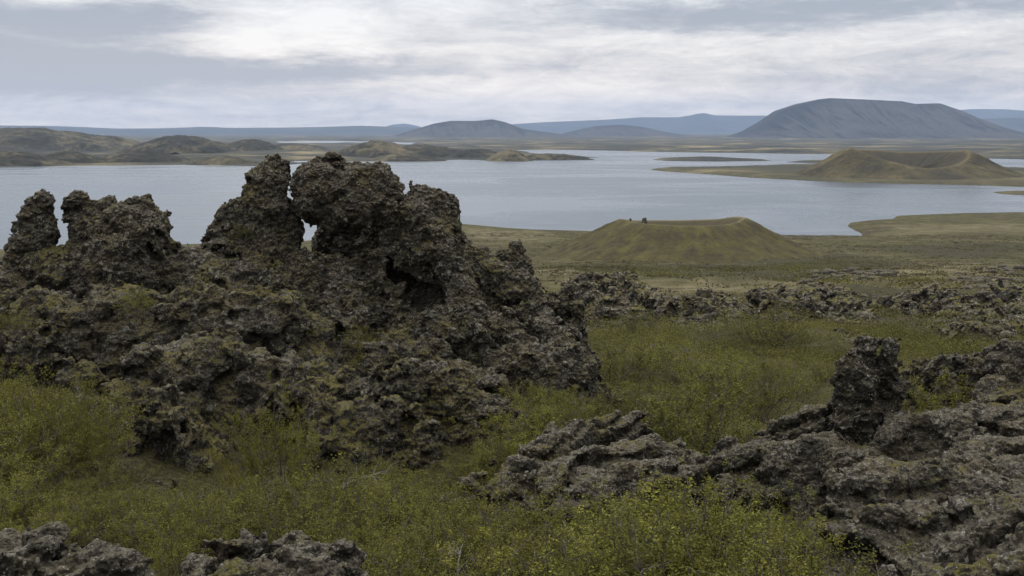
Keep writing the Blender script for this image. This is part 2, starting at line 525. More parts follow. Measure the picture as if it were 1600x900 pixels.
# ------------------------------------------------------------------ ground sheet
TY = np.array([0.3, 2.5, 5, 8.5, 12, 16, 20, 24, 30, 45, 65, 100, 130, 180, 250, 330, 420, 520, 640, 1000])
TX = np.array([-400, 0, 400, 800, 1200, 1600, 2000])
TB = np.array([
 [1.75] * 7,
 [1.95, 1.95, 1.95, 1.95, 1.95, 1.85, 1.85],
 [2.75, 2.75, 2.75, 2.8, 2.75, 2.7, 2.6],
 [3.5, 3.55, 3.65, 3.7, 3.6, 3.5, 3.4],
 [4.0, 4.2, 4.5, 4.6, 4.3, 3.5, 3.3],
 [4.4, 4.8, 5.3, 5.1, 5.6, 5.0, 4.6],
 [4.4, 4.6, 5.2, 5.3, 6.4, 6.3, 6.0],
 [4.8, 4.8, 5.2, 5.9, 7.0, 7.0, 7.0],
 [7.0, 7.0, 7.0, 7.2, 7.6, 7.8, 7.8],
 [10, 10, 10, 9.6, 9.3, 9.4, 9.5],
 [13, 13, 13, 12.2, 11.7, 11.6, 11.6],
 [17, 17, 17, 16.2, 15.8, 15.5, 15.3],
 [20, 20, 20, 19.6, 19.2, 18.8, 18.6],
 [25, 25, 25, 25, 24.8, 24.6, 24.5],
 [32, 32, 32, 32, 32, 31.5, 31.2],
 [41, 41, 41, 41.3, 41.3, 40.5, 39.6],
 [48, 48, 48, 48.8, 48.6, 48, 47],
 [53, 53, 53, 53.6, 53.8, 53.5, 53.2],
 [57.5, 57.5, 57.0, 56.0, 57.5, 57.5, 57.5],
 [58.2, 58.2, 57.5, 57.0, 58, 58, 58]], float)

def table(px, Y):
    t = np.interp(np.log(np.maximum(Y, 0.3)), np.log(TY), np.arange(len(TY)))
    s = np.interp(px, TX, np.arange(len(TX)))
    i = np.clip(t.astype(int), 0, len(TY) - 2); j = np.clip(s.astype(int), 0, len(TX) - 2)
    a = t - i; b = s - j
    b = b * b * (3 - 2 * b)
    return (TB[i, j] * (1 - a) * (1 - b) + TB[i + 1, j] * a * (1 - b) + TB[i, j + 1] * (1 - a) * b + TB[i + 1, j + 1] * a * b)

def poly_sd(X, Y, pts):
    """signed distance to a polygon, positive inside"""
    P = np.array(pts, float); n = len(P)
    d = np.full(X.shape, 1e18); ins = np.zeros(X.shape, bool)
    for i in range(n):
        a, b = P[i], P[(i + 1) % n]
        e = b - a
        t = np.clip(((X - a[0]) * e[0] + (Y - a[1]) * e[1]) / (e @ e), 0, 1)
        d = np.minimum(d, (X - a[0] - t * e[0]) ** 2 + (Y - a[1] - t * e[1]) ** 2)
        if a[1] != b[1]:
            c = ((a[1] > Y) != (b[1] > Y)) & (X < (b[0] - a[0]) * (Y - a[1]) / (b[1] - a[1]) + a[0])
            ins ^= c
    return np.where(ins, 1, -1) * np.sqrt(d)

NEAR_LAND = [on_lake(*q) for q in ((-300, 397), (0, 391), (150, 388), (300, 383), (450, 379), (600, 370), (690, 356), (725, 351), (790, 357), (850, 361), (930, 363),
             (1060, 364), (1220, 369), (1346, 371), (1349, 366), (1326, 354), (1328, 349), (1360, 345), (1395, 343), (1402, 338), (1480, 335), (1600, 333), (1800, 331), (2300, 329))]
NEAR_LAND += [(2500, 300), (1500, -1500), (-1500, -1500), (-1000, 300)]
FAR_LAND = [on_lake(*q) for q in ((-900, 259), (0, 261), (150, 258.5), (300, 257.5), (420, 260), (470, 256), (525, 253), (640, 252), (720, 249.5), (790, 251.5), (850, 249), (945, 246.5),
            (900, 244), (860, 242.5), (830, 239), (806, 234.5), (900, 234.2), (990, 236.5), (1100, 238.5), (1290, 241), (1450, 246), (1600, 249), (1800, 251), (2500, 251))]
FAR_LAND += [(60000, 20000), (60000, 60000), (-60000, 60000), (-60000, 20000)]
ISLAND = [on_lake(*q) for q in ((1019, 249.5), (1040, 246.5), (1110, 245.5), (1190, 248.5), (1204, 251.5), (1120, 252.5), (1040, 251.5))]
PENIN = [on_lake(*q) for q in ((1018, 265.5), (1030, 263), (1140, 261.5), (1240, 258), (1330, 254), (1480, 254), (1560, 262), (1640, 265), (1900, 265), (2100, 300),
         (1800, 294), (1600, 292), (1500, 289), (1400, 287), (1300, 284), (1180, 278), (1100, 272), (1040, 268))]
SPIT = [on_lake(*q) for q in ((1549, 300.5), (1575, 299), (1700, 299), (1700, 306), (1600, 305), (1565, 303))]
SHALLOW = [on_lake(*q) for q in ((1225, 253.6), (1260, 250.5), (1330, 250.5), (1330, 254), (1260, 254.8))]
PONDS = [[on_lake(*q) for q in p] for p in (((430, 221), (520, 220), (650, 223), (640, 226), (560, 224), (440, 223.5)), ((430, 252), (520, 251), (520, 253.5), (440, 255)),
         ((330, 224), (400, 223), (410, 225), (340, 226)), ((690, 230), (760, 229), (770, 231.2), (700, 232)))]

def ground_z(X, Y, detail=True):
    X = np.asarray(X, float); Y = np.asarray(Y, float)
    r = np.hypot(X, Y)
    th = np.arctan2(X, Y)
    Yc = r * np.cos(np.clip(th, -0.61, 0.61))
    px = 800 + F * np.tan(np.clip(th, -0.75, 0.75))
    z = EYE - table(px, Yc)
    if detail:
        k = np.clip((r - 2) / 4, 0, 1)
        z = z + k * (fb2(X, Y, 2.2, 3, 1.0) * 0.14 + fb2(X, Y, 0.6, 2, 5.0) * 0.05) * np.clip(200 / np.maximum(r, 1), 0, 1)
        z = z + np.clip((r - 18) / 12, 0, 1) * np.clip((110 - r) / 40, 0, 1) * fb2(X, Y, 4.5, 3, 7.0) * 0.34
        k2 = np.clip((r - 26) / 25, 0, 1) * np.clip((600 - r) / 200, 0, 1)
        z = z + k2 * (fb2(X, Y, 9.0, 3, 2.0) * 0.55 + fb2(X, Y, 40.0, 3, 3.0) * 1.1 * np.clip((r - 60) / 100, 0, 1))
    f = r > 280
    if f.any():
        Xf, Yf = X[f], Y[f]
        wob = fb2(Xf, Yf, 60., 4, 8.) * 5 + fb2(Xf, Yf, 260., 3, 9.) * np.clip((np.hypot(Xf, Yf) - 900) / 900, 0, 1) * 22
        zz = z[f]
        sdn = poly_sd(Xf, Yf, NEAR_LAND)
        near = np.where(sdn > 0, np.minimum(zz, 0.5 + sdn * 0.10), np.maximum(sdn * 0.3, -4))
        best = near
        sdf_ = poly_sd(Xf, Yf, FAR_LAND)
        for p in PONDS:
            sdf_ = np.minimum(sdf_, -poly_sd(Xf, Yf, p))
        sdf_ = sdf_ + np.clip(wob, -30, 30)
        hf = 2.2 + np.maximum(0, fb2(Xf, Yf, 420., 5, 4.)) * 9 + np.clip((np.hypot(Xf, Yf) - 6000) / 20000, 0, 1) * 25
        far = np.where(sdf_ > 0, np.minimum(hf, sdf_ * 0.10 + 0.2), np.maximum(sdf_ * 0.2, -4))
        best = np.maximum(best, far)
        for P_, hh, sl in ((ISLAND, 7.0, 0.05), (PENIN, 3.5, 0.11), (SPIT, 1.2, 0.1), (SHALLOW, 2.0, 0.05)):
            s_ = poly_sd(Xf, Yf, P_) + np.clip(wob * 0.3, -6, 6)
            e = np.where(s_ > 0, np.minimum(hh * (1 + 0.5 * fb2(Xf, Yf, 90., 3, 6.)), 0.4 + s_ * sl), np.maximum(s_ * 0.2, -4))
            best = np.maximum(best, e)
        z = z.copy(); z[f] = best
    return z

def soft(d, w):
    return np.clip(0.5 + d / (2 * w), 0, 1)

def build_ground():
    dense = np.linspace(rad(-31), rad(31), 760)
    rest = np.linspace(rad(31), rad(329), 72)[1:-1]
    th = np.concatenate([dense, rest])
    rr = np.exp(np.linspace(math.log(0.35), math.log(560), 420))
    py = np.concatenate([np.arange(388.0, 262, -0.55), np.arange(262, 207.4, -0.42)])
    r2 = EYE * F / (py - HOR)
    rr = np.concatenate([rr, r2[r2 > 562], [60000.0]])
    R, T = np.meshgrid(rr, th, indexing='ij')
    X, Y = (R * np.sin(T)).ravel(), (R * np.cos(T)).ravel()
    Z = ground_z(X, Y)
    nr, nt = R.shape
    v = np.stack([X, Y, Z], -1)
    i = np.arange(nr - 1)[:, None]; j = np.arange(nt)[None, :]; j2 = (j + 1) % nt
    q = np.stack([i * nt + j, i * nt + j2, (i + 1) * nt + j2, (i + 1) * nt + j], -1).reshape(-1, 4)[:, ::-1]
    # close the centre with a tiny ring to one point
    c = len(v)
    v = np.concatenate([v, [[0, 0, EYE - 1.75]]])
    reach = np.interp(np.hypot(v[:, 0], v[:, 1]), [14, 45, 700, 2200], [0, 1, 1, 2])
    px = 800 + F * v[:, 0] / np.maximum(v[:, 1], 0.1)
    # plant cover, in ground coordinates
    def on_slope(a, b):
        # pixel to plain position by marching the height table
        Ys = np.exp(np.linspace(math.log(20), math.log(900), 600))
        pts = np.array([W(a, b, y_) for y_ in Ys])
        gz = EYE - table(np.full(len(Ys), float(a)), Ys)
        k = np.argmax(pts[:, 2] < gz)
        return pts[k][:2]
    def region(*pix):
        return poly_sd(v[:, 0], v[:, 1], [on_slope(*p) for p in pix])
    wb = fb2(v[:, 0], v[:, 1], 22., 4, 3.3) * 9
    green = np.zeros(len(v)); dry = np.zeros(len(v))
    for reg in (((850, 416), (1000, 414), (1150, 410), (1300, 396), (1365, 400), (1420, 412), (1330, 428), (1180, 444), (1050, 440), (940, 425)),
                ((1290, 458), (1350, 442), (1450, 452), (1400, 468)), ((1350, 386), (1500, 380), (1600, 380), (1600, 404), (1450, 402))):
        green = np.maximum(green, soft(region(*reg) + wb, 6))
    for reg in (((830, 422), (900, 425), (1040, 442), (1180, 449), (1300, 438), (1420, 415), (1600, 412), (1600, 440), (1450, 452), (1250, 466), (1000, 458), (850, 436)),
                ((1400, 352), (1600, 350), (1600, 362), (1380, 366)), ((720, 356), (860, 364), (840, 380), (730, 372))):
        dry = np.maximum(dry, soft(region(*reg) + wb, 8) * 0.9)
    rr_ = np.hypot(v[:, 0], v[:, 1])
    green = np.maximum(green, np.interp(rr_, [30, 55, 95, 130], [0.2, 0.85, 0.75, 0]))
    dry = dry * (1 - green)
    cq = np.array([[c, (k + 1) % nt, k, k] for k in range(nt)])
    me = make_mesh('ground', v, q, {'reach': reach, 'green': green, 'dry': dry}, mat_ground())
    o = link('ground', me)
    tag(o, kind='structure')
    return o

def build_water():
    v = np.array([[-40000, 350, 0], [40000, 350, 0], [40000, 25000, 0], [-40000, 25000, 0]], float)
    o = link('lake', make_mesh('lake', v, [[0, 1, 2, 3]], mat=mat_water()))
    tag(o, kind='structure')

# ------------------------------------------------------------------ hills, mountains, craters
def grid_mesh(name, X, Y, Z, attrs, mat, kind='structure', label=None):
    nr, nt = X.shape
    cx, cy = X.mean(), Y.mean()
    v = np.stack([X - cx, Y - cy, Z], -1).reshape(-1, 3)
    i = np.arange(nr - 1)[:, None]; j = np.arange(nt - 1)[None, :]
    q = np.stack([i * nt + j, i * nt + j + 1, (i + 1) * nt + j + 1, (i + 1) * nt + j], -1).reshape(-1, 4)
    me = make_mesh(name, v, q, {k: a.ravel() for k, a in attrs.items()}, mat)
    o = link(name, me, loc=(cx, cy, 0))
    return tag(o, label, kind=kind)

def mountain(name, prof, Y0, depth, mat, flat=0.25, gully=0.0, rough=0.02, nx=260, ny=120, base=-12, foot=1.0, label=None, seed=0.0):
    """a massif whose skyline follows prof [(px, py)] at distance Y0, with flanks that fall away towards and from us"""
    p = np.array(prof, float)
    pts = np.array([W(a, b, Y0) for a, b in p])
    xs = np.linspace(pts[0, 0], pts[-1, 0], nx)
    hz = np.interp(xs, pts[:, 0], pts[:, 2])
    ker = np.ones(5) / 5
    hz = np.convolve(np.pad(hz, 2, 'edge'), ker, 'valid')
    ys = np.linspace(-1, 1, ny)
    XX, VV = np.meshgrid(xs, ys)
    H = np.tile(hz, (ny, 1)) - base
    span = xs[-1] - xs[0]
    wv = fbm(np.stack([XX.ravel() / span * 9, np.zeros(XX.size), np.full(XX.size, seed)], -1), 3).reshape(XX.shape)
    a = np.clip((np.abs(VV) - flat) / (1 - flat), 0, 1)
    fall = (1 - a) ** (1.25 * foot)
    fall = fall * (1 - a ** 6)
    g = fbm(np.stack([XX.ravel() / span * 34 + VV.ravel() * 2.5 + 1.5 * wv.ravel(), VV.ravel() * 1.5, np.full(XX.size, seed + 4)], -1), 4, ridged=True).reshape(XX.shape)
    Z = base + H * fall
    Z = Z - gully * H * np.clip(1 - g, 0, 2) * np.clip(a * 4, 0, 1) * (1 - a)
    Z = Z + rough * H * fbm(np.stack([XX.ravel() / span * 14, VV.ravel() * 5, np.full(XX.size, seed + 9)], -1), 4).reshape(XX.shape) * np.clip(a * 3, 0, 1)
    return grid_mesh(name, XX, Y0 + VV * depth, Z, {'streak': g * np.clip(a * 4, 0, 1)}, mat, label=label)

def hill(name, px, py, wpx, Y, mat, base=-1.0, asp=0.8, pw=1.6, skew=0.0, rough=0.08, n=120, label=None, seed=0.0):
    """rounded hill: summit seen at (px, py), foot half-width wpx pixels"""
    top = W(px, py, Y)
    R = wpx * PXM(Y)
    u = np.linspace(-1, 1, n)
    U, V = np.meshgrid(u, u)
    d = np.sqrt((U + skew * (1 - U ** 2)) ** 2 + V ** 2)
    d = d * (1 + 0.14 * fb2(U.ravel() * 2 + seed, V.ravel() * 2, 1.0, 3).reshape(U.shape))
    s = np.clip(1 - d, 0, 1)
    s = (s * s * (3 - 2 * s)) ** (pw * 0.5)
    H = top[2] - base
    ns = fb2(U.ravel() * 5 + seed, V.ravel() * 5, 1.0, 6, 0.0, False, 0.58).reshape(U.shape)
    Z = base + H * s + H * rough * ns * np.clip(s * 4, 0, 1) - np.where(d >= 1, 3.0, 0)
    return grid_mesh(name, top[0] + U * R, Y + V * R * asp, Z, {}, mat, label=label)

def crater(name, cx, cy, rim_r, foot_r, zf, floor, mat, n_a=360, n_r=150, base=None, label=None, pw=1.15, streak=30, gul=0.03, squash=1.0, rag=0.03):
    """cone with a bowl: zf(angle) is the rim height; angle 0 = to the right, pi/2 = away from the camera"""
    A = np.linspace(0, 2 * math.pi, n_a + 1)
    t = np.linspace(0, 1, n_r)
    AA, TT = np.meshgrid(A, t)
    lob = 1 + rag * perlin(np.stack([np.cos(AA).ravel() * 2, np.sin(AA).ravel() * 2, np.full(AA.size, 3.)], -1)).reshape(AA.shape)
    zr = zf(AA)
    k = 0.32
    inner = TT < k
    ti = TT / k
    to = (TT - k) / (1 - k)
    rr = np.where(inner, rim_r * ti, rim_r + (foot_r - rim_r) * to) * lob
    bowl = floor + (zr - floor) * np.clip(ti, 0, 1) ** 1.6
    outer = base + (zr - base) * np.clip(1 - to, 0, 1) ** pw
    Z = np.where(inner, bowl, outer)
    edge = np.exp(-((TT - k) / 0.012) ** 2)
    Z = Z - edge * (zr - base) * 0.015
    g = fbm(np.stack([np.cos(AA).ravel() * streak / 6, np.sin(AA).ravel() * streak / 6, to.ravel() * 1.2], -1), 4, ridged=True).reshape(AA.shape)
    ed = np.clip(np.abs(TT - k) * 10, 0, 1)
    n = fbm(np.stack([(rr * np.cos(AA)).ravel() / foot_r * 9, (rr * np.sin(AA)).ravel() / foot_r * 9, Z.ravel() * 0], -1), 4).reshape(AA.shape)
    Z = Z + (zr - base) * (gul * (g - 0.6) * ed + 0.025 * n * ed) * np.where(to > 0.85, np.clip((1 - to) / 0.15, 0, 1), 1)
    X = cx + rr * np.cos(AA)
    Y = cy + rr * np.sin(AA) * squash
    return grid_mesh(name, X[:, ::-1], Y[:, ::-1], Z[:, ::-1], {'streak': (g * ed)[:, ::-1], 'bowl': np.clip((k - TT) * 30, 0, 1)[:, ::-1], 'lip': np.exp(-((TT - k + 0.004) / 0.012) ** 2)[:, ::-1]}, mat, label=label)

def angle_interp(pairs):
    a = np.array([p[0] for p in pairs]) * math.pi / 180; z = np.array([p[1] for p in pairs], float)
    a = np.concatenate([a - 2 * math.pi, a, a + 2 * math.pi]); z = np.tile(z, 3)
    fa = np.linspace(-math.pi, 3 * math.pi, 721); fz = np.interp(fa, a, z)
    k = np.ones(25) / 25
    fz = np.convolve(np.pad(fz, 12, 'edge'), k, 'valid')
    return lambda AA: np.interp(AA, fa, fz)

def build_land():
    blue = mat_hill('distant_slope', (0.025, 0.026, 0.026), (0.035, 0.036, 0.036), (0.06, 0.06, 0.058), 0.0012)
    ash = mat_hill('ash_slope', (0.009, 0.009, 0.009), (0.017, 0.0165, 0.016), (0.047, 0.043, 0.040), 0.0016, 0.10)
    brownh = mat_hill('heath_slope', (0.016, 0.0155, 0.012), (0.034, 0.031, 0.020), (0.125, 0.104, 0.060), 0.007)
    mountain('mountain', [(1140, 214), (1165, 205), (1190, 191), (1216, 173), (1250, 162), (1288, 154), (1340, 156), (1400, 159), (1420, 163), (1458, 162), (1490, 173),
             (1530, 190), (1560, 200), (1590, 211), (1620, 216)], 9500, 1300, ash, 0.12, 0.12, 0.04, 420, 200, -20, 1.1, 'wide flat topped dark mountain with ash gullies', 1.0)
    mountain('mountain', [(610, 214), (640, 205), (680, 193), (705, 189), (745, 189), (770, 186.5), (790, 191), (815, 201), (840, 205), (880, 210), (900, 214)], 10500, 1100, ash, 0.1, 0.06, 0.04, 240, 110, -20, 1.0,
             'low dark blue mountain with small summit bump', 2.0)
    mountain('mountain', [(860, 214), (890, 206), (930, 197), (970, 195), (1000, 198), (1030, 205), (1060, 210), (1100, 214)], 12000, 1500, ash, 0.1, 0.03, 0.03, 120, 60, -20, 1.0, 'low smooth blue hill before the far ridge', 3.0)
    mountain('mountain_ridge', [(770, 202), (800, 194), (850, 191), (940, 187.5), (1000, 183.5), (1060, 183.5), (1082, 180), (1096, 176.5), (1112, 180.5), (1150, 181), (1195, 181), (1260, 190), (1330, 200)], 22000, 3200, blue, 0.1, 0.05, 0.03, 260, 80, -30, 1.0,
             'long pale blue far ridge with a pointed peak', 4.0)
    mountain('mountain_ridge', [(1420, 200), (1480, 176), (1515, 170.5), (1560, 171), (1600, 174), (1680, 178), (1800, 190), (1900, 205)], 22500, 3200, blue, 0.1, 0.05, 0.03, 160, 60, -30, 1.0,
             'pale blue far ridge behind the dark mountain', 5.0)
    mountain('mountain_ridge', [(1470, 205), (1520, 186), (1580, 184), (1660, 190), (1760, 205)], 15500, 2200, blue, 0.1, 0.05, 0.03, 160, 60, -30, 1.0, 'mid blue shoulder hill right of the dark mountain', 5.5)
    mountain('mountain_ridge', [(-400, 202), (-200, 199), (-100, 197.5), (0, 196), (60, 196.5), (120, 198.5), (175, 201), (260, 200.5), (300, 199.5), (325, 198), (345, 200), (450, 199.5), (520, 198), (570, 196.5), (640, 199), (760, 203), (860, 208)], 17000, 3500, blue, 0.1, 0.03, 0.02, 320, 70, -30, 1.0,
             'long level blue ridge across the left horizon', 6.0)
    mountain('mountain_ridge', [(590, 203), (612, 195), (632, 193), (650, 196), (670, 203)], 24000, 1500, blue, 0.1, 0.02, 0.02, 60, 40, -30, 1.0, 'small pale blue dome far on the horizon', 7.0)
    # hills of the far shore
    for k, (px, py, w, Y, b, pw, asp) in enumerate(((40, 200, 190, 3300, -2, 1.1, .7), (-160, 206, 200, 3000, -2, 1.2, .6), (160, 211.5, 90, 3500, -2, 1.1, .7), (283, 212, 100, 2900, -2, .9, .7), (390, 218, 66, 3000, -2, 1.0, .8),
            (455, 224, 70, 3300, -2, 1.0, .8), (20, 237, 100, 1950, -2, 1.0, .6), (105, 237, 80, 2050, -2, 1.0, .6), (225, 236.5, 90, 2080, -2, 1.0, .6), (350, 244, 60, 2000, -2, 1.0, .6),
            (590, 220.5, 80, 2500, -2, 1.0, .7), (655, 226, 90, 2550, -2, .9, .7), (745, 233, 60, 2500, -2, 1.0, .8), (630, 240, 70, 2250, -2, 1, .6), (795, 235, 42, 2260, -2, 1.2, .8), (860, 240, 75, 2350, -2, 1.0, .4),
            (1000, 222, 130, 6500, -3, 1.0, .6), (1350, 224, 200, 6000, -3, 1.0, .5), (900, 219, 120, 7000, -3, 1.0, .6), (1180, 219, 160, 7200, -3, 1.0, .5), (1580, 219, 160, 6000, -3, 1., .5), (760, 218, 120, 7500, -3, 1., .5),
            (1505, 276, 120, 1420, 0.5, 1.0, .5))):
        hill('hill', px, py, w, Y, brownh, b, asp, pw, label=None, seed=k * 3.1)
    # near crater
    zl = lambda py, Y: EYE - Y * math.tan(math.atan((py - 450) / F) + PITCH)
    g1 = mat_hill('crater_slope', (0.040, 0.033, 0.021), (0.066, 0.058, 0.022), (0.106, 0.093, 0.034), 0.16, -0.04, 0.8, ((0.060, 0.050, 0.030, 1), (0.150, 0.130, 0.075, 1)))
    cX = (1066 - 800) * PXM(440) * 1.0
    f1 = angle_interp([(0, zl(338, 440)), (20, zl(336.5, 448)), (45, zl(341, 460)), (90, zl(343, 466)), (135, zl(343, 460)), (165, zl(340, 448)), (185, zl(340.5, 440)), (225, zl(349, 420)), (265, zl(353, 413)), (315, zl(350, 418)), (345, zl(340, 430))])
    crater('crater', cX, 440, 24, 61, f1, EYE - 44, g1, base=EYE - 51, rag=0.06, streak=64, label='green brown volcanic crater on the near lake shore', pw=1.2, gul=0.03)
    g2 = mat_hill('far_crater_slope', (0.030, 0.026, 0.016), (0.064, 0.053, 0.024), (0.125, 0.100, 0.048), 0.02, -0.05, 1.5, ((0.040, 0.033, 0.022, 1), (0.105, 0.084, 0.044, 1)))
    cX2 = (1415 - 800) * PXM(1450)
    f2 = angle_interp([(0, zl(233, 1450)), (40, zl(236, 1500)), (75, zl(237, 1520)), (100, zl(234, 1520)), (140, zl(232, 1500)), (175, zl(229, 1450)), (200, zl(236, 1420)), (235, zl(252, 1395)), (265, zl(263, 1385)), (295, zl(260, 1390)), (330, zl(247, 1410)), (350, zl(233, 1440))])
    crater('crater', cX2, 1450, 74, 150, f2, 8, g2, base=-1.0, label='open brown crater on the peninsula across the water', pw=1.1, gul=0.05)

build_ground()
build_water()
build_land()

# ------------------------------------------------------------------ lava rocks
def prim_sdf(pr, P):
    k = pr[0]
    if k == 'c':                                        # chain of tapered capsules through (px, py, Y, r px)
        best = None
        pts = [(W(a[0], a[1], a[2]), a[3] * PXM(a[2])) for a in pr[1:]]
        if len(pts) == 1: pts = pts * 2
        for (A, ra), (B, rb) in zip(pts[:-1], pts[1:]):
            ab = B - A; L = ab @ ab + 1e-9
            t = np.clip(((P - A) @ ab) / L, 0, 1)
            d = np.sqrt((((P - A) - t[..., None] * ab) ** 2).sum(-1)) - (ra + (rb - ra) * t)
            best = d if best is None else np.minimum(best, d)
        return best
    if k == 'e':                                        # ellipsoid (px, py, Y, rx, ry(depth), rz in px, tilt deg about Y)
        _, px, py, Y, rx, ry, rz, tilt = pr
        c = W(px, py, Y); s = PXM(Y)
        q = P - c
        ca, sa = math.cos(rad(tilt)), math.sin(rad(tilt))
        x = q[..., 0] * ca + q[..., 2] * sa; z = -q[..., 0] * sa + q[..., 2] * ca
        a = np.stack([x / (rx * s), q[..., 1] / (ry * s), z / (rz * s)], -1)
        k0 = np.sqrt((a ** 2).sum(-1)) + 1e-6
        b = np.stack([a[..., 0] / (rx * s), a[..., 1] / (ry * s), a[..., 2] / (rz * s)], -1)
        return k0 * (k0 - 1) / (np.sqrt((b ** 2).sum(-1)) + 1e-6)

def prim_bounds(pr):
    if pr[0] == 'c':
        pts = np.array([W(*a[:3]) for a in pr[1:]]); r = np.array([a[3] * PXM(a[2]) for a in pr[1:]])[:, None]
        return (pts - r).min(0), (pts + r).max(0)
    _, px, py, Y, rx, ry, rz, tilt = pr
    m = max(rx, rz) * PXM(Y)
    c = W(px, py, Y); e = np.array([m, ry * PXM(Y), m])
    return c - e, c + e

def rock_mesh(name, prims, h, cuts=(), smooth=0.15, warp=(0.9, 0.18), lumps=((0.55, 0.16), (0.24, 0.07)), fine=((0.13, 0.045), (0.055, 0.02)),
              sub=1, mat=None, seed=0.0, fold=None, floor=None, rub=((0.9, 0.13), (0.4, 0.055)), skirt=None, deep=0.0, grow=0.0, cull=True):
    lo = np.min([prim_bounds(p)[0] for p in prims], axis=0) - 0.35 - warp[1]
    hi = np.max([prim_bounds(p)[1] for p in prims], axis=0) + 0.35 + warp[1]
    lo[2] -= deep
    n = np.ceil((hi - lo) / h).astype(int) + 1
    ax = [lo[i] + h * np.arange(n[i]) for i in range(3)]
    G = np.stack(np.meshgrid(*ax, indexing='ij'), -1).astype(np.float32)
    s = None
    for p in prims:
        d = prim_sdf(p, G).astype(np.float32)
        if s is None: s = d
        else:
            hh = np.clip(0.5 + 0.5 * (s - d) / smooth, 0, 1)
            s = s + (d - s) * hh - smooth * hh * (1 - hh)
    if skirt is not None:                               # the mass goes on down into the ground, flaring as it goes
        for k in range(s.shape[2] - 2, -1, -1):
            s[:, :, k] = np.minimum(s[:, :, k], np.maximum(s[:, :, k + 1] - skirt * h, -0.5))
    for p in cuts:
        d = prim_sdf(p, G).astype(np.float32)
        sm = smooth * 0.6
        hh = np.clip(0.5 - 0.5 * (s + d) / sm, 0, 1)
        s = s + (-d - s) * hh + sm * hh * (1 - hh)
    band = np.abs(s) < (warp[1] * 1.6 + sum(l[1] for l in lumps) + sum(l[1] for l in rub) + 2.5 * h)
    P = G[band]
    sg = seed * 13.7
    add = warp[1] * fbm(P / warp[0] + sg, 4, 0.55)
    w3 = np.stack([perlin(P / 0.4 + sg + 3), perlin(P / 0.4 + sg + 31), perlin(P / 0.4 + sg + 57)], -1)
    for sc, am in lumps:
        d1, d2 = worley((P + w3 * sc * 0.35) / sc + sg)
        add = add + am * (np.minimum(d1, 0.8) ** 2 * 2.6 - 0.55)
    for sc, am in rub:
        add = add - am * clast((P + w3 * sc * 0.25) / sc + sg + 5)
    if fold:                                            # ropy folds: warped bands along a direction
        fx, fy, fz, wl, am = fold
        ph = (P[:, 0] * fx + P[:, 1] * fy + P[:, 2] * fz) / wl + 1.1 * fbm(P / (wl * 3.2) + sg, 3)
        add = add + am * (1 - 2 * np.abs(np.sin(ph * math.pi)) ** 0.7)
    s[band] = s[band] + add - add.mean() - grow
    for a in range(3):
        sl = [slice(None)] * 3
        for e in (0, -1):
            sl[a] = e; s[tuple(sl)] = np.maximum(s[tuple(sl)], h * 0.5)
    v, q = surface_nets(s, lo, h)
    lab = islands(len(v), q)
    ul, cn = np.unique(lab, return_counts=True)
    big = ul[np.argmax(cn)]
    keep = lab == big
    if not keep.all():
        nid = np.cumsum(keep) - 1
        q = nid[q[keep[q[:, 0]]]].astype(np.int32); v = v[keep]
    hid = v[:, 2] < ground_z(v[:, 0], v[:, 1]) - (0.3 if cull else 50)    # what is buried is not kept
    hid |= np.abs(v[:, 0]) > 0.62 * v[:, 1] + 1.5
    qk = ~hid[q].all(1)
    q = q[qk]
    used = np.zeros(len(v), bool); used[q.ravel()] = True
    nid = np.cumsum(used) - 1
    q = nid[q].astype(np.int32); v = v[used]
    for k in range(sub):
        v, q = subdivide(v, q)
        v = smooth_mesh(v, q, 1, 0.35)
    v = v.astype(np.float32)
    nrm = vnormals(v, q)
    add = np.zeros(len(v), np.float32)
    for sc, am in fine:
        ww = perlin(v / (sc * 1.5) + sg)[:, None]
        d1, d2 = worley((v + ww * sc * 0.3) / sc + sg)
        add += am * (0.7 * (0.55 - np.minimum(d1, 0.8) ** 2 * 2.6) + 0.9 * clast((v + ww * sc * 0.3) / (sc * 1.3) + sg + 9))
    tot = sum(f[1] for f in fine) + 1e-6
    nn = perlin(v / (fine[-1][0] * 1.3) + sg) * fine[-1][1] * 1.2
    add += nn
    knob = np.clip(add / tot, -1, 1)
    v = v + nrm * add[:, None]
    cen = np.array([(v[:, 0].min() + v[:, 0].max()) / 2, (v[:, 1].min() + v[:, 1].max()) / 2, v[:, 2].min()])
    me = make_mesh(name, v - cen, q, {'knob': knob}, mat)
    return me, cen

def rock(name, label, cat, prims, h, group=None, parent=None, **kw):
    me, cen = rock_mesh(name, prims, h, **kw)
    if parent is not None:
        o = link(name, me, parent, tuple(Vector(cen) - parent.location))
        if label: o['label'] = label
    else:
        o = link(name, me, None, tuple(cen))
        tag(o, label, cat, group)
    print('rock', name, len(me.vertices), round(time.perf_counter() - T0, 1))
    return o
T0 = time.perf_counter()

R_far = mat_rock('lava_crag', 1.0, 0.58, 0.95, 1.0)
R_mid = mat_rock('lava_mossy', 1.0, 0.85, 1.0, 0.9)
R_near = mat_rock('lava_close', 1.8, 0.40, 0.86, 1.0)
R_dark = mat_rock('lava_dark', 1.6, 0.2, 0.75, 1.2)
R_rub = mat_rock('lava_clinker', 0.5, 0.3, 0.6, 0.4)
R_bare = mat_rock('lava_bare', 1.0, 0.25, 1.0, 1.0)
R_dist = mat_rock('lava_field', 0.22, 0.7, 0.8, 0.8, 0.6)

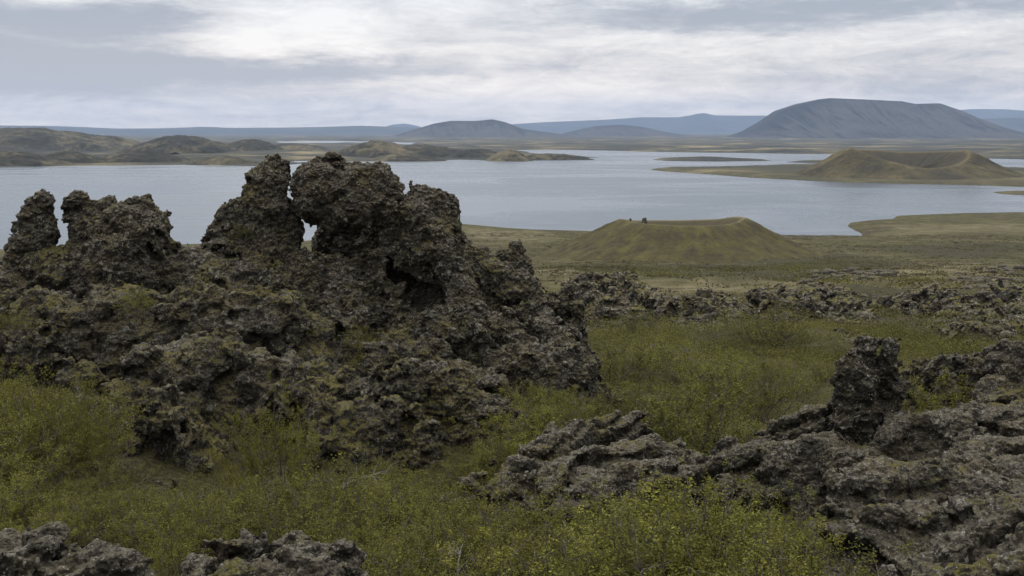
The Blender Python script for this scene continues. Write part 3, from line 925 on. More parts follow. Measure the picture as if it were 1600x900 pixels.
def rocks_main():
    # leaning pinnacle at the far left
    rock('lava_pinnacle', 'leftmost lava pinnacle, narrow and leaning right against the lake', 'lava rock',
         [('c', (66, 318, 23, 13), (57, 345, 23, 22), (46, 375, 23, 27), (40, 405, 23, 29), (40, 440, 23, 34))], 0.055,
         grow=0.04, warp=(0.6, 0.11), lumps=((0.4, 0.055), (0.18, 0.035)), rub=((0.6, 0.05), (0.26, 0.035)), fine=((0.13, 0.034), (0.055, 0.015)), smooth=0.1, skirt=0.06, deep=1.0, mat=R_far, seed=1)
    # cluster right of it
    rock('lava_pinnacle', 'broad lava crag with a thin chimney and rounded right shoulder', 'lava rock',
         [('c', (120, 306, 23.2, 12), (122, 325, 23.2, 14), (131, 350, 23.2, 19), (142, 385, 23.2, 30), (136, 425, 23, 50)),
          ('c', (146, 340, 23.2, 8), (152, 366, 23.2, 26)),
          ('c', (181, 325, 23.4, 18), (202, 324, 23.4, 16), (215, 345, 23.2, 34), (190, 380, 23, 50)),
          ('c', (222, 320, 23.6, 10), (240, 345, 23.4, 20), (248, 380, 23.2, 20), (245, 410, 23, 30)),
          ('c', (190, 360, 22.6, 34), (215, 375, 22.5, 36), (185, 410, 22.4, 50))], 0.055,
         cuts=[('e', 236, 398, 22.2, 10, 30, 22, 20)],
         grow=0.03, warp=(0.7, 0.13), lumps=((0.5, 0.07), (0.2, 0.035)), rub=((0.8, 0.07), (0.3, 0.035)), fine=((0.13, 0.036), (0.055, 0.016)), smooth=0.12, skirt=0.06, deep=1.0, mat=R_far, seed=2)
    # arch formation
    base = W(540, 500, 24)
    e = bpy.data.objects.new('lava_arch', None); COL.objects.link(e); e.location = base
    tag(e, 'largest lava formation with tilted block propped over a small window', 'lava rock')
    rock('spire', 'blunt spire left of the window', None,
         [('c', (425, 267, 24, 18), (419, 290, 24, 33), (416, 325, 24, 43), (412, 365, 24, 50), (410, 420, 24, 62), (405, 470, 23.5, 80)),
          ('c', (385, 318, 24, 12), (372, 350, 24, 32), (350, 385, 24, 30), (355, 430, 23.6, 50)),
          ('c', (443, 335, 23.9, 14), (444, 380, 23.8, 14), (462, 432, 23.6, 40)),
          ('c', (330, 388, 24, 10), (345, 400, 24, 20))], 0.05, parent=e,
         grow=0.05, warp=(0.7, 0.12), lumps=((0.45, 0.055), (0.2, 0.035)), rub=((0.8, 0.07), (0.3, 0.035)), fine=((0.13, 0.034), (0.055, 0.015)), smooth=0.12, skirt=0.1, deep=0.6, mat=R_far, seed=3)
    rock('tilted_block', 'angular block leaning over the window', None,
         [('c', (512, 268, 23.9, 22), (500, 290, 23.75, 38), (500, 315, 23.6, 36), (512, 342, 23.5, 18)),
          ('c', (476, 297, 23.9, 14), (485, 315, 23.75, 22)),
          ('c', (540, 291, 23.9, 27), (565, 302, 23.75, 38), (575, 318, 23.6, 30)),
          ('c', (538, 324, 23.45, 30), (565, 330, 23.4, 20)),
          ('c', (598, 284, 24.0, 20), (610, 300, 23.9, 18), (605, 325, 23.75, 26))], 0.05, parent=e,
         cuts=[('e', 522, 300, 22.9, 40, 26, 28, 18)],
         grow=0.06, warp=(0.8, 0.07), lumps=((0.5, 0.03), (0.18, 0.025)), rub=((0.9, 0.09), (0.35, 0.03)), fine=((0.13, 0.03), (0.055, 0.014)), smooth=0.08, mat=R_bare, seed=4)
    rock('buttress', 'mossy buttress right of the block with dark recesses', None,
         [('c', (656, 308, 24.2, 15), (668, 322, 24.2, 26), (690, 325, 24.3, 22), (698, 360, 24.2, 28), (714, 400, 24.2, 30), (735, 440, 24, 40)),
          ('c', (612, 335, 24, 22), (645, 342, 23.9, 32), (674, 372, 23.5, 32), (700, 420, 23.1, 32), (722, 470, 22.7, 30), (730, 520, 22.3, 38)),
          ('c', (605, 350, 24.8, 28), (590, 400, 24.9, 40), (585, 450, 24.6, 50), (580, 500, 23.8, 56)),
          ('c', (516, 366, 25.4, 20), (545, 355, 25.4, 30), (600, 350, 25.3, 36)), ('c', (480, 414, 24.5, 20), (540, 432, 24.7, 30)),
          ('c', (520, 430, 24.4, 30), (540, 460, 24.0, 46), (540, 505, 23.4, 56)),
          ('c', (742, 398, 24.4, 15), (755, 425, 24.3, 26), (772, 470, 24, 40)),
          ('e', 640, 490, 24.6, 120, 60, 60, 0)], 0.05, parent=e, skirt=0.25, deep=1.2,
         cuts=[('c', (612, 388, 23.2, 20), (628, 435, 23.1, 38), (668, 482, 22.7, 38)), ('c', (618, 420, 23.8, 26), (628, 440, 23.9, 30), (660, 475, 23.4, 30)), ('e', 718, 388, 23.5, 9, 40, 26, -12),
               ('e', 532, 370, 23.7, 66, 90, 27, -8), ('e', 474, 364, 24.3, 13, 200, 17, 5)],
         grow=0.03, warp=(0.8, 0.13), lumps=((0.5, 0.06), (0.2, 0.035)), rub=((1.2, 0.10), (0.42, 0.04)), fine=((0.13, 0.036), (0.055, 0.016)), smooth=0.12, mat=R_far, seed=5)
    # small spire on the right flank
    rock('lava_pinnacle', 'short dark lava stub right of the arch before the plain', 'lava rock',
         [('c', (803, 388, 25, 9), (806, 400, 25, 16), (808, 425, 25, 17), (806, 450, 25, 26)), ('c', (782, 402, 25, 9), (790, 425, 25, 18))], 0.05,
         grow=0.03, warp=(0.5, 0.09), lumps=((0.35, 0.07), (0.16, 0.035)), rub=((0.5, 0.05), (0.26, 0.035)), fine=((0.13, 0.034), (0.055, 0.015)), smooth=0.08, skirt=0.25, deep=1.0, mat=R_far, seed=6)
    # right flank running down from the arch
    rock('lava_ridge', 'steep rubbly lava flank running down right from the arch', 'lava rock',
         [('c', (745, 455, 24, 45), (800, 470, 24, 40), (840, 510, 23, 42), (880, 560, 22, 36), (915, 605, 21, 22)),
          ('c', (700, 520, 22.6, 55), (760, 545, 22, 60), (820, 580, 21.4, 50), (870, 610, 21, 36)),
          ('c', (870, 480, 25, 22), (895, 490, 25, 12)),
          ('c', (690, 590, 21.2, 50), (760, 620, 20.6, 50))], 0.06,
         cuts=[('e', 770, 500, 21.6, 14, 30, 40, 20)],
         warp=(0.8, 0.2), lumps=((0.55, 0.10), (0.25, 0.055)), rub=((1.2, 0.17), (0.45, 0.055)), fine=((0.13, 0.04), (0.055, 0.017)), smooth=0.2, skirt=0.25, deep=1.0, mat=R_far, seed=7)
    # the broad mound
    rock('lava_mound', 'broad mossy lava mound of knobbly boulders below the pinnacles', 'lava rock',
         [('c', (-150, 440, 23, 70), (0, 470, 23, 66), (90, 470, 23, 66), (200, 455, 23, 60), (300, 455, 23, 58), (400, 480, 23, 66)),
          ('c', (-120, 540, 21, 90), (30, 540, 21, 80), (120, 540, 20.6, 76), (180, 520, 21, 60)),
          ('c', (230, 530, 20.2, 66), (330, 530, 20.4, 74), (430, 540, 20.6, 70), (480, 560, 20.4, 56)),
          ('c', (240, 600, 18.4, 62), (340, 590, 18.6, 70), (430, 600, 18.8, 70), (520, 630, 18.6, 56)),
          ('c', (280, 655, 17.4, 56), (290, 690, 16.9, 56), (290, 735, 16.6, 50)),
          ('c', (440, 660, 17.8, 60), (540, 690, 17.2, 50)),
          ('c', (130, 610, 18.6, 50), (190, 650, 17.6, 40), (200, 690, 17, 34)),
          ('e', 300, 600, 21.0, 420, 90, 120, 0)], 0.075,
         cuts=[('e', 126, 448, 21.6, 24, 50, 20, 0), ('e', 178, 580, 18.6, 14, 60, 56, 8), ('e', 330, 660, 16.6, 36, 40, 10, 4), ('e', 40, 598, 18.9, 64, 50, 16, 0), ('e', 565, 545, 21.4, 52, 60, 44, 0), ('c', (500, 470, 21.5, 10), (540, 540, 20.6, 16)), ('c', (330, 470, 21.6, 9), (250, 500, 20.6, 12))],
         warp=(1.0, 0.20), lumps=((1.3, 0.24), (0.6, 0.14), (0.27, 0.06)), fine=((0.13, 0.036), (0.06, 0.016)), smooth=0.18, rub=((1.5, 0.26), (0.55, 0.06)), skirt=0.25, deep=1.0, mat=R_mid, seed=8)
    # low rock with two hollows
    rock('lava_hummock', 'low humped lava rock with two dark hollows above the scrub', 'lava rock',
         [('c', (560, 625, 18.2, 30), (620, 605, 18.2, 36), (655, 592, 18.2, 34), (700, 610, 18, 34), (760, 645, 17.6, 28), (810, 672, 17.4, 18)),
          ('c', (600, 650, 17.6, 34), (655, 650, 17.2, 18), (665, 700, 16.8, 20)), ('e', 680, 665, 18.2, 120, 40, 40, -8)], 0.05,
         cuts=[('e', 632, 672, 16.9, 20, 22, 22, 0), ('e', 715, 660, 17.0, 36, 20, 17, -10)],
         warp=(0.7, 0.13), lumps=((0.42, 0.13), (0.19, 0.06)), smooth=0.14, skirt=0.4, deep=0.9, mat=R_mid, seed=9)

def rocks_near():
    rock('lava_slab', 'long tilted ropy lava slab rising right amid the scrub', 'lava rock',
         [('c', (720, 790, 11.6, 26), (800, 745, 12.4, 36), (890, 705, 13.2, 36), (960, 680, 13.8, 26), (992, 664, 14, 12)),
          ('c', (790, 790, 11.3, 36), (880, 760, 11.8, 46), (980, 730, 12.6, 40), (1060, 720, 13, 30), (1110, 716, 13.2, 16)),
          ('c', (880, 800, 11.0, 30), (980, 770, 11.6, 40), (1080, 750, 12.2, 36))], 0.04,
         warp=(0.7, 0.10), lumps=((0.45, 0.05), (0.18, 0.03)), fine=((0.08, 0.018), (0.035, 0.009)), fold=(-0.45, 0.35, 0.82, 0.30, 0.075), smooth=0.2, rub=((0.95, 0.065), (0.3, 0.026)), skirt=0.4, deep=0.9, mat=R_near, seed=11)
    rock('lava_pillar', 'solitary dark lava pillar standing on the right ridge', 'lava rock',
         [('c', (1362, 534, 11, 17), (1376, 535, 11, 17), (1388, 542, 11, 16), (1386, 565, 11, 21), (1384, 600, 11, 26), (1376, 645, 11, 30)),
          ('c', (1350, 550, 11, 20), (1340, 580, 11, 29), (1338, 620, 11, 36), (1338, 680, 11, 40))], 0.026,
         cuts=[('e', 1318, 622, 10.72, 18, 34, 26, 0), ('e', 1388, 620, 10.74, 18, 36, 30, 0)],
         warp=(0.32, 0.05), lumps=((0.2, 0.05), (0.09, 0.025)), fine=((0.05, 0.012), (0.022, 0.005)), smooth=0.06, rub=((0.2,0.035),(0.1,0.02)), mat=R_dark, seed=12)
    rock('lava_ridge', 'wide jumbled lava ridge filling the lower right corner', 'lava rock',
         [('c', (1135, 700, 12.2, 18), (1180, 690, 12, 26), (1240, 670, 11.8, 26), (1290, 660, 11.4, 26), (1380, 680, 11, 34)),
          ('c', (1180, 720, 11.2, 26), (1280, 720, 10.8, 40), (1400, 730, 10.4, 50), (1520, 700, 10.6, 50), (1640, 690, 10.6, 56)),
          ('c', (1440, 660, 11.2, 22), (1500, 665, 11.4, 24), (1600, 655, 11.6, 24), (1700, 650, 11.6, 40)),
          ('c', (1330, 790, 8.6, 40), (1420, 780, 8.8, 46), (1520, 780, 8.8, 56), (1650, 790, 8.6, 80)),
          ('c', (1310, 830, 7.6, 30), (1370, 840, 7.4, 40), (1470, 840, 7.2, 50), (1600, 860, 7, 80)),
          ('c', (1400, 920, 6.0, 46), (1500, 920, 5.9, 60), (1650, 940, 5.6, 100)),
          ('c', (1560, 830, 8.4, 90), (1560, 740, 10.4, 90)), ('c', (1480, 930, 6.6, 90), (1600, 900, 7.0, 120), (1720, 880, 7, 130))], 0.036,
         cuts=[('e', 1180, 722, 11.0, 40, 20, 9, 0), ('e', 1345, 765, 9.2, 16, 30, 16, 40)],
         warp=(0.8, 0.13), lumps=((0.5, 0.075), (0.2, 0.028)), fine=((0.075, 0.017), (0.03, 0.009)), fold=(-0.25, 0.35, 0.85, 0.34, 0.065), smooth=0.16, rub=((0.95, 0.065), (0.3, 0.026)), skirt=0.4, deep=0.9, mat=R_near, seed=13)
    rock('lava_crag', 'dark lava crag cut by the right edge of the view', 'lava rock',
         [('c', (1592, 550, 13, 14), (1590, 580, 13, 30), (1600, 620, 13, 50), (1640, 640, 13, 80)), ('c', (1560, 600, 12.8, 12), (1570, 640, 12.6, 34))], 0.035,
         warp=(0.5, 0.08), lumps=((0.3, 0.08), (0.13, 0.04)), fine=((0.06, 0.014), (0.028, 0.006)), smooth=0.1, skirt=0.4, deep=0.9, mat=R_near, seed=14)
    rock('lava_boulder', 'rounded lava boulder behind the bush right of the pillar', 'lava rock',
         [('c', (1440, 590, 18, 13), (1480, 566, 18, 17), (1520, 570, 18, 17), (1550, 594, 18, 17)), ('e', 1495, 590, 18.2, 66, 40, 30, 0)], 0.05,
         warp=(0.6, 0.10), lumps=((0.36, 0.10), (0.16, 0.05)), smooth=0.12, skirt=0.4, deep=0.9, mat=R_mid, seed=15)
    rock('lava_boulder', 'flat grey lava boulder in the bottom left corner', 'lava rock',
         [('c', (-60, 892, 6.0, 48), (30, 880, 6.2, 42), (110, 880, 6.3, 42), (175, 890, 6.2, 36), (205, 902, 6.0, 22)), ('e', 80, 940, 6.0, 160, 90, 66, 0)], 0.026,
         warp=(0.5, 0.07), lumps=((0.3, 0.05), (0.13, 0.03)), fine=((0.055, 0.012), (0.024, 0.005)), fold=(0.15, 0.3, 0.9, 0.2, 0.035), smooth=0.12, rub=((0.75, 0.09), (0.28, 0.035)), skirt=0.3, deep=0.4, mat=R_near, seed=16)
    rock('lava_boulder', 'layered grey lava boulder at bottom centre left among shrubs', 'lava rock',
         [('c', (335, 878, 6.2, 32), (390, 858, 6.4, 32), (435, 850, 6.5, 30), (485, 880, 6.2, 28), (515, 892, 6.0, 22)), ('c', (310, 915, 5.8, 36), (420, 900, 5.7, 46), (495, 925, 5.7, 36)), ('e', 415, 940, 6.0, 125, 80, 66, 0)], 0.026,
         warp=(0.5, 0.07), lumps=((0.28, 0.06), (0.12, 0.035)), fine=((0.055, 0.013), (0.024, 0.005)), fold=(-0.25, 0.3, 0.9, 0.2, 0.035), smooth=0.12, rub=((0.75, 0.09), (0.28, 0.035)), skirt=0.3, deep=0.4, mat=R_near, seed=17)
    rock('lava_boulder', 'small grey lava boulder poking from scrub at left edge', 'lava rock',
         [('c', (-10, 660, 15, 22), (12, 655, 15, 18), (10, 680, 15, 24)), ], 0.045,
         warp=(0.5, 0.07), lumps=((0.3, 0.07), (0.14, 0.04)), smooth=0.1, skirt=0.4, deep=0.9, mat=R_mid, seed=18)

def rocks_field():
    """lava outcrops of the broken field beyond the green hollow"""
    rng = random.Random(5)
    spec = [  # label, chain of (px, py, Y, r)
        ('low jagged lava outcrop nearest the arch on the green slope', [(905, 440, 92, 8), (950, 436, 96, 10), (985, 445, 94, 12), (1010, 465, 88, 12), (1040, 480, 82, 10)], 0),
        ('lava outcrop of tumbled blocks below the near crater', [(1085, 475, 90, 12), (1115, 470, 92, 14), (1140, 485, 86, 14), (1150, 505, 78, 12)], 1),
        ('dark knotted lava outcrop on the crest left of the pillar', [(1180, 465, 96, 9), (1215, 462, 96, 12), (1240, 470, 92, 13), (1228, 482, 86, 8)], 2),
        ('tallest lava outcrop of the middle field', [(1262, 478, 84, 12), (1290, 460, 90, 14), (1310, 470, 86, 16), (1330, 485, 80, 18), (1345, 505, 72, 16)], 3),
        ('long lava outcrop behind the solitary pillar', [(1350, 480, 92, 8), (1395, 478, 94, 9), (1430, 470, 94, 9), (1400, 500, 84, 12)], 4),
        ('bulky lava outcrop above the rounded boulder', [(1430, 470, 88, 14), (1460, 465, 88, 16), (1490, 485, 80, 18), (1530, 505, 72, 18), (1560, 520, 66, 14)], 5),
        ('lava outcrop at the right edge of the middle field', [(1530, 468, 92, 10), (1570, 462, 92, 14), (1620, 470, 88, 18), (1590, 495, 80, 16)], 6),
        ('lava outcrop low in the field just left of the solitary pillar top', [(1330, 512, 66, 11), (1375, 520, 63, 13), (1420, 524, 62, 11)], 12),
        ('narrow lava tongue running down into the hollow under the crater', [(1130, 492, 82, 9), (1165, 505, 76, 10), (1150, 520, 71, 8)], 13),
        ('dark lava outcrop above the crag at the right edge', [(1500, 520, 60, 13), (1550, 526, 57, 15), (1605, 522, 58, 17)], 14),
        ('mossy lava rise between the arch flank and the field', [(925, 468, 84, 9), (965, 478, 80, 10), (1000, 494, 75, 8)], 15),
        ('low lava rib crossing the right of the hollow', [(1225, 498, 76, 7), (1265, 508, 72, 9), (1290, 520, 68, 9)], 16),
        ('small isolated lava knob in the green hollow', [(1020, 545, 44, 5), (1034, 550, 43, 6)], 9),
        ('half buried lava rock beside the isolated hollow bush', [(1300, 530, 58, 7), (1322, 536, 56, 8), (1345, 545, 52, 7)], 10),
        ('scattered lava heap below the flank in the hollow', [(925, 600, 25, 12), (948, 618, 24, 12)], 11),
    ]
    for lab, ch, k in spec:
        Y0 = sum(c[2] for c in ch) / len(ch)
        s = Y0 / 90
        ch = [(a, b, c, d * (1.25 if c > 50 else 1.0)) for a, b, c, d in ch]
        prims = [('c', *ch)]
        # seat the chain on the ground and spread side lumps about it
        for (px, py, Y, r) in ch:
            for _ in range(3):
                dx, dp = rng.uniform(-2.2, 2.2) * r, rng.uniform(0, 2.2) * r
                prims.append(('c', (px + dx, py + dp * 0.8 + 2, Y * (1 - dp * 0.005), r * rng.uniform(0.5, 1.0))))
        prims.append(('c', *[(px, py + r * 1.1, Y, r * 1.3) for (px, py, Y, r) in ch]))
        h = max(0.06, 0.22 * s)
        rock('lava_outcrop', lab, 'lava rock', prims, h, warp=(1.6 * s, 0.42 * s), lumps=((1.1 * s, 0.35 * s), (0.5 * s, 0.17 * s)), fine=((0.26 * s, 0.07 * s), (0.13 * s, 0.03 * s)),
             smooth=0.3 * s, rub=((1.0 * s, 0.25 * s), (0.45 * s, 0.12 * s)), skirt=0.3, deep=1.5 * s, cull=False, mat=R_dist if s > 0.7 else R_mid, seed=30 + k)
    # two boulders on the crater rim
    for lab, px, py, r in (('small dark boulder on the left crater rim', 985, 341.5, 0.8), ('larger dark boulder on the crater rim right of it', 1007, 341.5, 1.7)):
        rock('rim_boulder', lab, 'boulder', [('e', px, py, 436, r * 1.9, r * 1.5, r * 0.9, 5), ('e', px - r, py + 0.6, 436, r, r, r * 0.6, -8)], 0.12, warp=(1.0, 0.1), lumps=((0.7, 0.08),), rub=(), skirt=0.2, deep=1.0, fine=((0.3, 0.05),), sub=0, mat=R_dist, seed=px)

def rubble():
    """clinker strewn over the lava field: far more pieces than one could count"""
    rng = np.random.default_rng(21)
    # one faceted lump: a subdivided cube
    v = np.array([(x, y, z) for x in (-1, 1) for y in (-1, 1) for z in (-1, 1)], float)
    q = np.array([(0, 1, 3, 2), (4, 6, 7, 5), (0, 4, 5, 1), (2, 3, 7, 6), (0, 2, 6, 4), (1, 5, 7, 3)])
    for _ in range(2): v, q = subdivide(v, q)
    v = v / np.linalg.norm(v, axis=1, keepdims=True) ** 0.8
    V, Q, K, off = [], [], [], 0
    def strew(n, pxr, yr, size, thr, wl):
        nonlocal off
        Y = np.sqrt(rng.uniform(yr[0] ** 2, yr[1] ** 2, n)); px = rng.uniform(*pxr, n)
        X = (px - 800) * Y / F
        d = fb2(X, Y, wl, 3, 12.3)
        k = d > thr
        X, Y = X[k], Y[k]
        Z = ground_z(X, Y)
        for x, y, z in zip(X, Y, Z):
            r = size * rng.uniform(0.4, 1.0) ** 1.5 * (1.6 if rng.random() < 0.15 else 1)
            w = v * np.array([r * rng.uniform(0.8, 1.5), r * rng.uniform(0.8, 1.5), r * rng.uniform(0.5, 1.0)])
            a = rng.uniform(0, 6.28); c, s_ = math.cos(a), math.sin(a)
            w = w @ np.array([[c, s_, 0], [-s_, c, 0], [0, 0, 1]])
            w[:, 2] *= 1.25
            V.append(w + np.array([x, y, z - r * 0.12])); Q.append(q + off); off += len(v)
    strew(2600, (870, 1700), (66, 112), 0.42, 0.12, 14.)
    strew(2600, (1250, 1750), (130, 300), 0.75, 0.16, 30.)
    strew(200, (880, 1500), (26, 60), 0.22, 0.25, 8.)
    strew(420, (80, 720), (10.4, 15.5), 0.13, -0.05, 2.5)
    strew(160, (-40, 1250), (6.5, 11), 0.08, 0.1, 2.)
    v, q = np.concatenate(V), np.concatenate(Q)
    n = vnormals(v, q)
    v = v + n * (clast(v / 0.4)[:, None] * 0.13 + perlin(v / 0.2)[:, None] * 0.06)
    o = link('lava_rubble', make_mesh('lava_rubble', v, q, {'knob': np.zeros(len(v))}, R_rub))
    tag(o, 'loose lava rubble over the broken field', 'rubble', kind='stuff')

rocks_main()
rocks_near()
rocks_field()
rubble()

# ------------------------------------------------------------------ plants
LEAF = mat_leaf('birch_leaf', (0.050, 0.051, 0.008), (0.120, 0.117, 0.013), (0.225, 0.205, 0.030), 0.3)
COVER = mat_leaf('heath_leaf', (0.040, 0.040, 0.011), (0.104, 0.104, 0.016), (0.185, 0.168, 0.036), 0.25)
STRAW = mat_leaf('dry_blade', (0.075, 0.062, 0.028), (0.145, 0.120, 0.060), (0.23, 0.195, 0.115), 0.15)
BARK = mat_bark()
DEAD = mat_deadwood()

def unit(a):
    return a / (np.linalg.norm(a, axis=-1, keepdims=True) + 1e-9)

def leaf_quads(pos, size, rng, up=0.55, asp=0.62):
    """one folded diamond per leaf"""
    n = len(pos)
    nrm = unit(rng.normal(size=(n, 3)) + np.array([0, 0, up * 1.6]))
    d = unit(np.cross(nrm, rng.normal(size=(n, 3))))
    s = np.cross(nrm, d)
    L = size[:, None]
    v = np.stack([pos - d * L * 0.5, pos + s * L * asp * 0.5 + nrm * L * 0.10, pos + d * L * 0.5, pos - s * L * asp * 0.5 + nrm * L * 0.10], 1)
    q = np.arange(4 * n).reshape(n, 4)
    return v.reshape(-1, 3), q

def tubes(paths, sides=3):
    """paths: list of (pts (k,3), radii (k)) -> mesh arrays"""
    V, Q, off = [], [], 0
    ang = np.arange(sides) * 2 * math.pi / sides
    for p, r in paths:
        k = len(p)
        t = unit(np.gradient(p, axis=0))
        a = unit(np.cross(t, np.array([0.31, 0.17, 0.93])))
        b = np.cross(t, a)
        ring = p[:, None, :] + r[:, None, None] * (np.cos(ang)[None, :, None] * a[:, None, :] + np.sin(ang)[None, :, None] * b[:, None, :])
        V.append(ring.reshape(-1, 3))
        i = np.arange(k - 1)[:, None]; j = np.arange(sides)[None, :]; j2 = (j + 1) % sides
        Q.append((np.stack([i * sides + j, i * sides + j2, (i + 1) * sides + j2, (i + 1) * sides + j], -1).reshape(-1, 4)) + off)
        off += k * sides
    return np.concatenate(V), np.concatenate(Q)

def grow(rng, start, d, L, n=6, bend=0.25, lift=0.1):
    p = [np.array(start, float)]
    d = unit(np.array(d, float))
    for _ in range(n):
        d = unit(d + rng.normal(size=3) * bend + np.array([0, 0, lift]))
        p.append(p[-1] + d * L / n)
    return np.array(p)

def shrub_meshes(seed, spread=0.9, stems=16, leaves=46, bare=0.0, leaf=0.021):
    """dwarf birch: many stems from one stool, twigs, small round leaves"""
    rng = np.random.default_rng(seed)
    paths, LP = [], []
    for s in range(stems):
        a = rng.uniform(0, 2 * math.pi); t = rng.uniform(0.05, 1) ** 0.7 * spread
        d = np.array([math.cos(a) * t, math.sin(a) * t, 1.0 - 0.35 * t])
        L = rng.uniform(0.65, 1.08)
        p = grow(rng, (rng.normal() * 0.05, rng.normal() * 0.05, -0.1), d, L, 7, 0.17, 0.06)
        paths.append((p, np.linspace(0.010, 0.003, len(p))))
        for tw in range(rng.integers(4, 7)):
            k = rng.uniform(2.5, 6.9); i = int(k); q0 = p[i] + (p[min(i + 1, 7)] - p[i]) * (k - i)
            dd = rng.normal(size=3) * 0.7 + unit(p[-1] - p[0]) * 0.7 + np.array([0, 0, 0.3])
            tp = grow(rng, q0, dd, rng.uniform(0.16, 0.36), 5, 0.22, 0.14)
            paths.append((tp, np.linspace(0.0035, 0.0015, len(tp))))
            if rng.random() < bare: continue
            for sp in range(rng.integers(4, 7)):            # leafy sprays
                kk = rng.uniform(1.5, 5); ii = min(int(kk), 4)
                s0 = tp[ii] + (tp[min(ii + 1, 5)] - tp[ii]) * (kk - ii)
                sd_ = unit(rng.normal(size=3) + np.array([0, 0, 0.8]))
                m = rng.integers(int(leaves * 0.25), int(leaves * 0.5))
                L_ = rng.uniform(0.05, 0.13)
                LP.append(s0 + sd_ * (rng.uniform(0, 1, m) * L_)[:, None] + rng.normal(size=(m, 3)) * 0.016)
    LP = np.concatenate(LP)
    v, q = leaf_quads(LP, leaf * rng.uniform(0.65, 1.25, len(LP)), rng, 1.0)
    tint = np.clip(rng.normal(0.45, 0.22, len(LP)), 0, 1)
    fm = make_mesh('foliage', v, q, {'tint': np.repeat(tint, 4)}, LEAF, smooth=False)
    bv, bq = tubes(paths)
    bm = make_mesh('branches', bv, bq, None, BARK)
    return fm, bm

PROTO = [shrub_meshes(101), shrub_meshes(102, 1.1, 18, 42), shrub_meshes(103, 0.8, 14, 50), shrub_meshes(104, 1.0, 16, 40, 0.12), shrub_meshes(105, 1.2, 18, 42, 0.05), shrub_meshes(106, 0.9, 13, 36, 0.3)]
print('proto leaves', [len(p[0].polygons) for p in PROTO])
SHRUB = []
for fm, bm in PROTO:
    e = bpy.data.objects.new('birch_shrub', None); e.empty_display_size = 0.3
    b = bpy.data.objects.new('branches', bm); b.parent = e
    f = bpy.data.objects.new('foliage', fm); f.parent = e
    SHRUB.append((e, b, f))

USED = set()
def shrub(px, Y, height, label, group, kind=None, wide=1.15, rng=random.Random(3), dz=0.0):
    k = rng.randrange(len(SHRUB)) if kind is None else kind
    src = SHRUB[k]
    if k in USED:
        e, b, f = (o.copy() for o in src)
        b.parent = e; f.parent = e
    else:
        e, b, f = src; USED.add(k)
    for o in (e, b, f): COL.objects.link(o)
    x = (px - 800) * Y / (F * 1.0)
    z = float(ground_z(np.array([x]), np.array([Y]))[0])
    e.location = (x, Y, z + dz)
    e.rotation_euler = (rng.uniform(-0.08, 0.08), rng.uniform(-0.08, 0.08), rng.uniform(0, 6.28))
    s = height / 0.95
    e.scale = (s * wide * rng.uniform(0.9, 1.15), s * wide * rng.uniform(0.9, 1.15), s * rng.uniform(0.92, 1.08))
    tag(e, label, 'shrub', group)
    return e

def thicket(zone, count, hr, label, group, seed, wide=1.2, mind=0.33):
    """zone: polygon in (px, Y); shrubs spread evenly through it"""
    rng = random.Random(seed)
    P = np.array(zone, float)
    lo, hi = P.min(0), P.max(0)
    pts, tries = [], 0
    while len(pts) < count and tries < 6000:
        tries += 1
        px = rng.uniform(lo[0], hi[0]); Y = math.sqrt(rng.uniform(lo[1] ** 2, hi[1] ** 2))
        if poly_sd(np.array([px]), np.array([Y]), zone)[0] < 0: continue
        x = (px - 800) * Y / F
        if any((x - a) ** 2 + (Y - b) ** 2 < mind ** 2 for a, b in pts): continue
        pts.append((x, Y))
        f = float(np.clip(0.5 + 1.1 * fb2(np.array([x]), np.array([Y]), 1.5 + 0.05 * Y, 2, 6.6)[0] + rng.uniform(-0.2, 0.2), 0, 1))
        shrub(px, Y, hr[0] * 0.65 + (hr[1] * 1.2 - hr[0] * 0.65) * f, label, group, None, wide, rng)

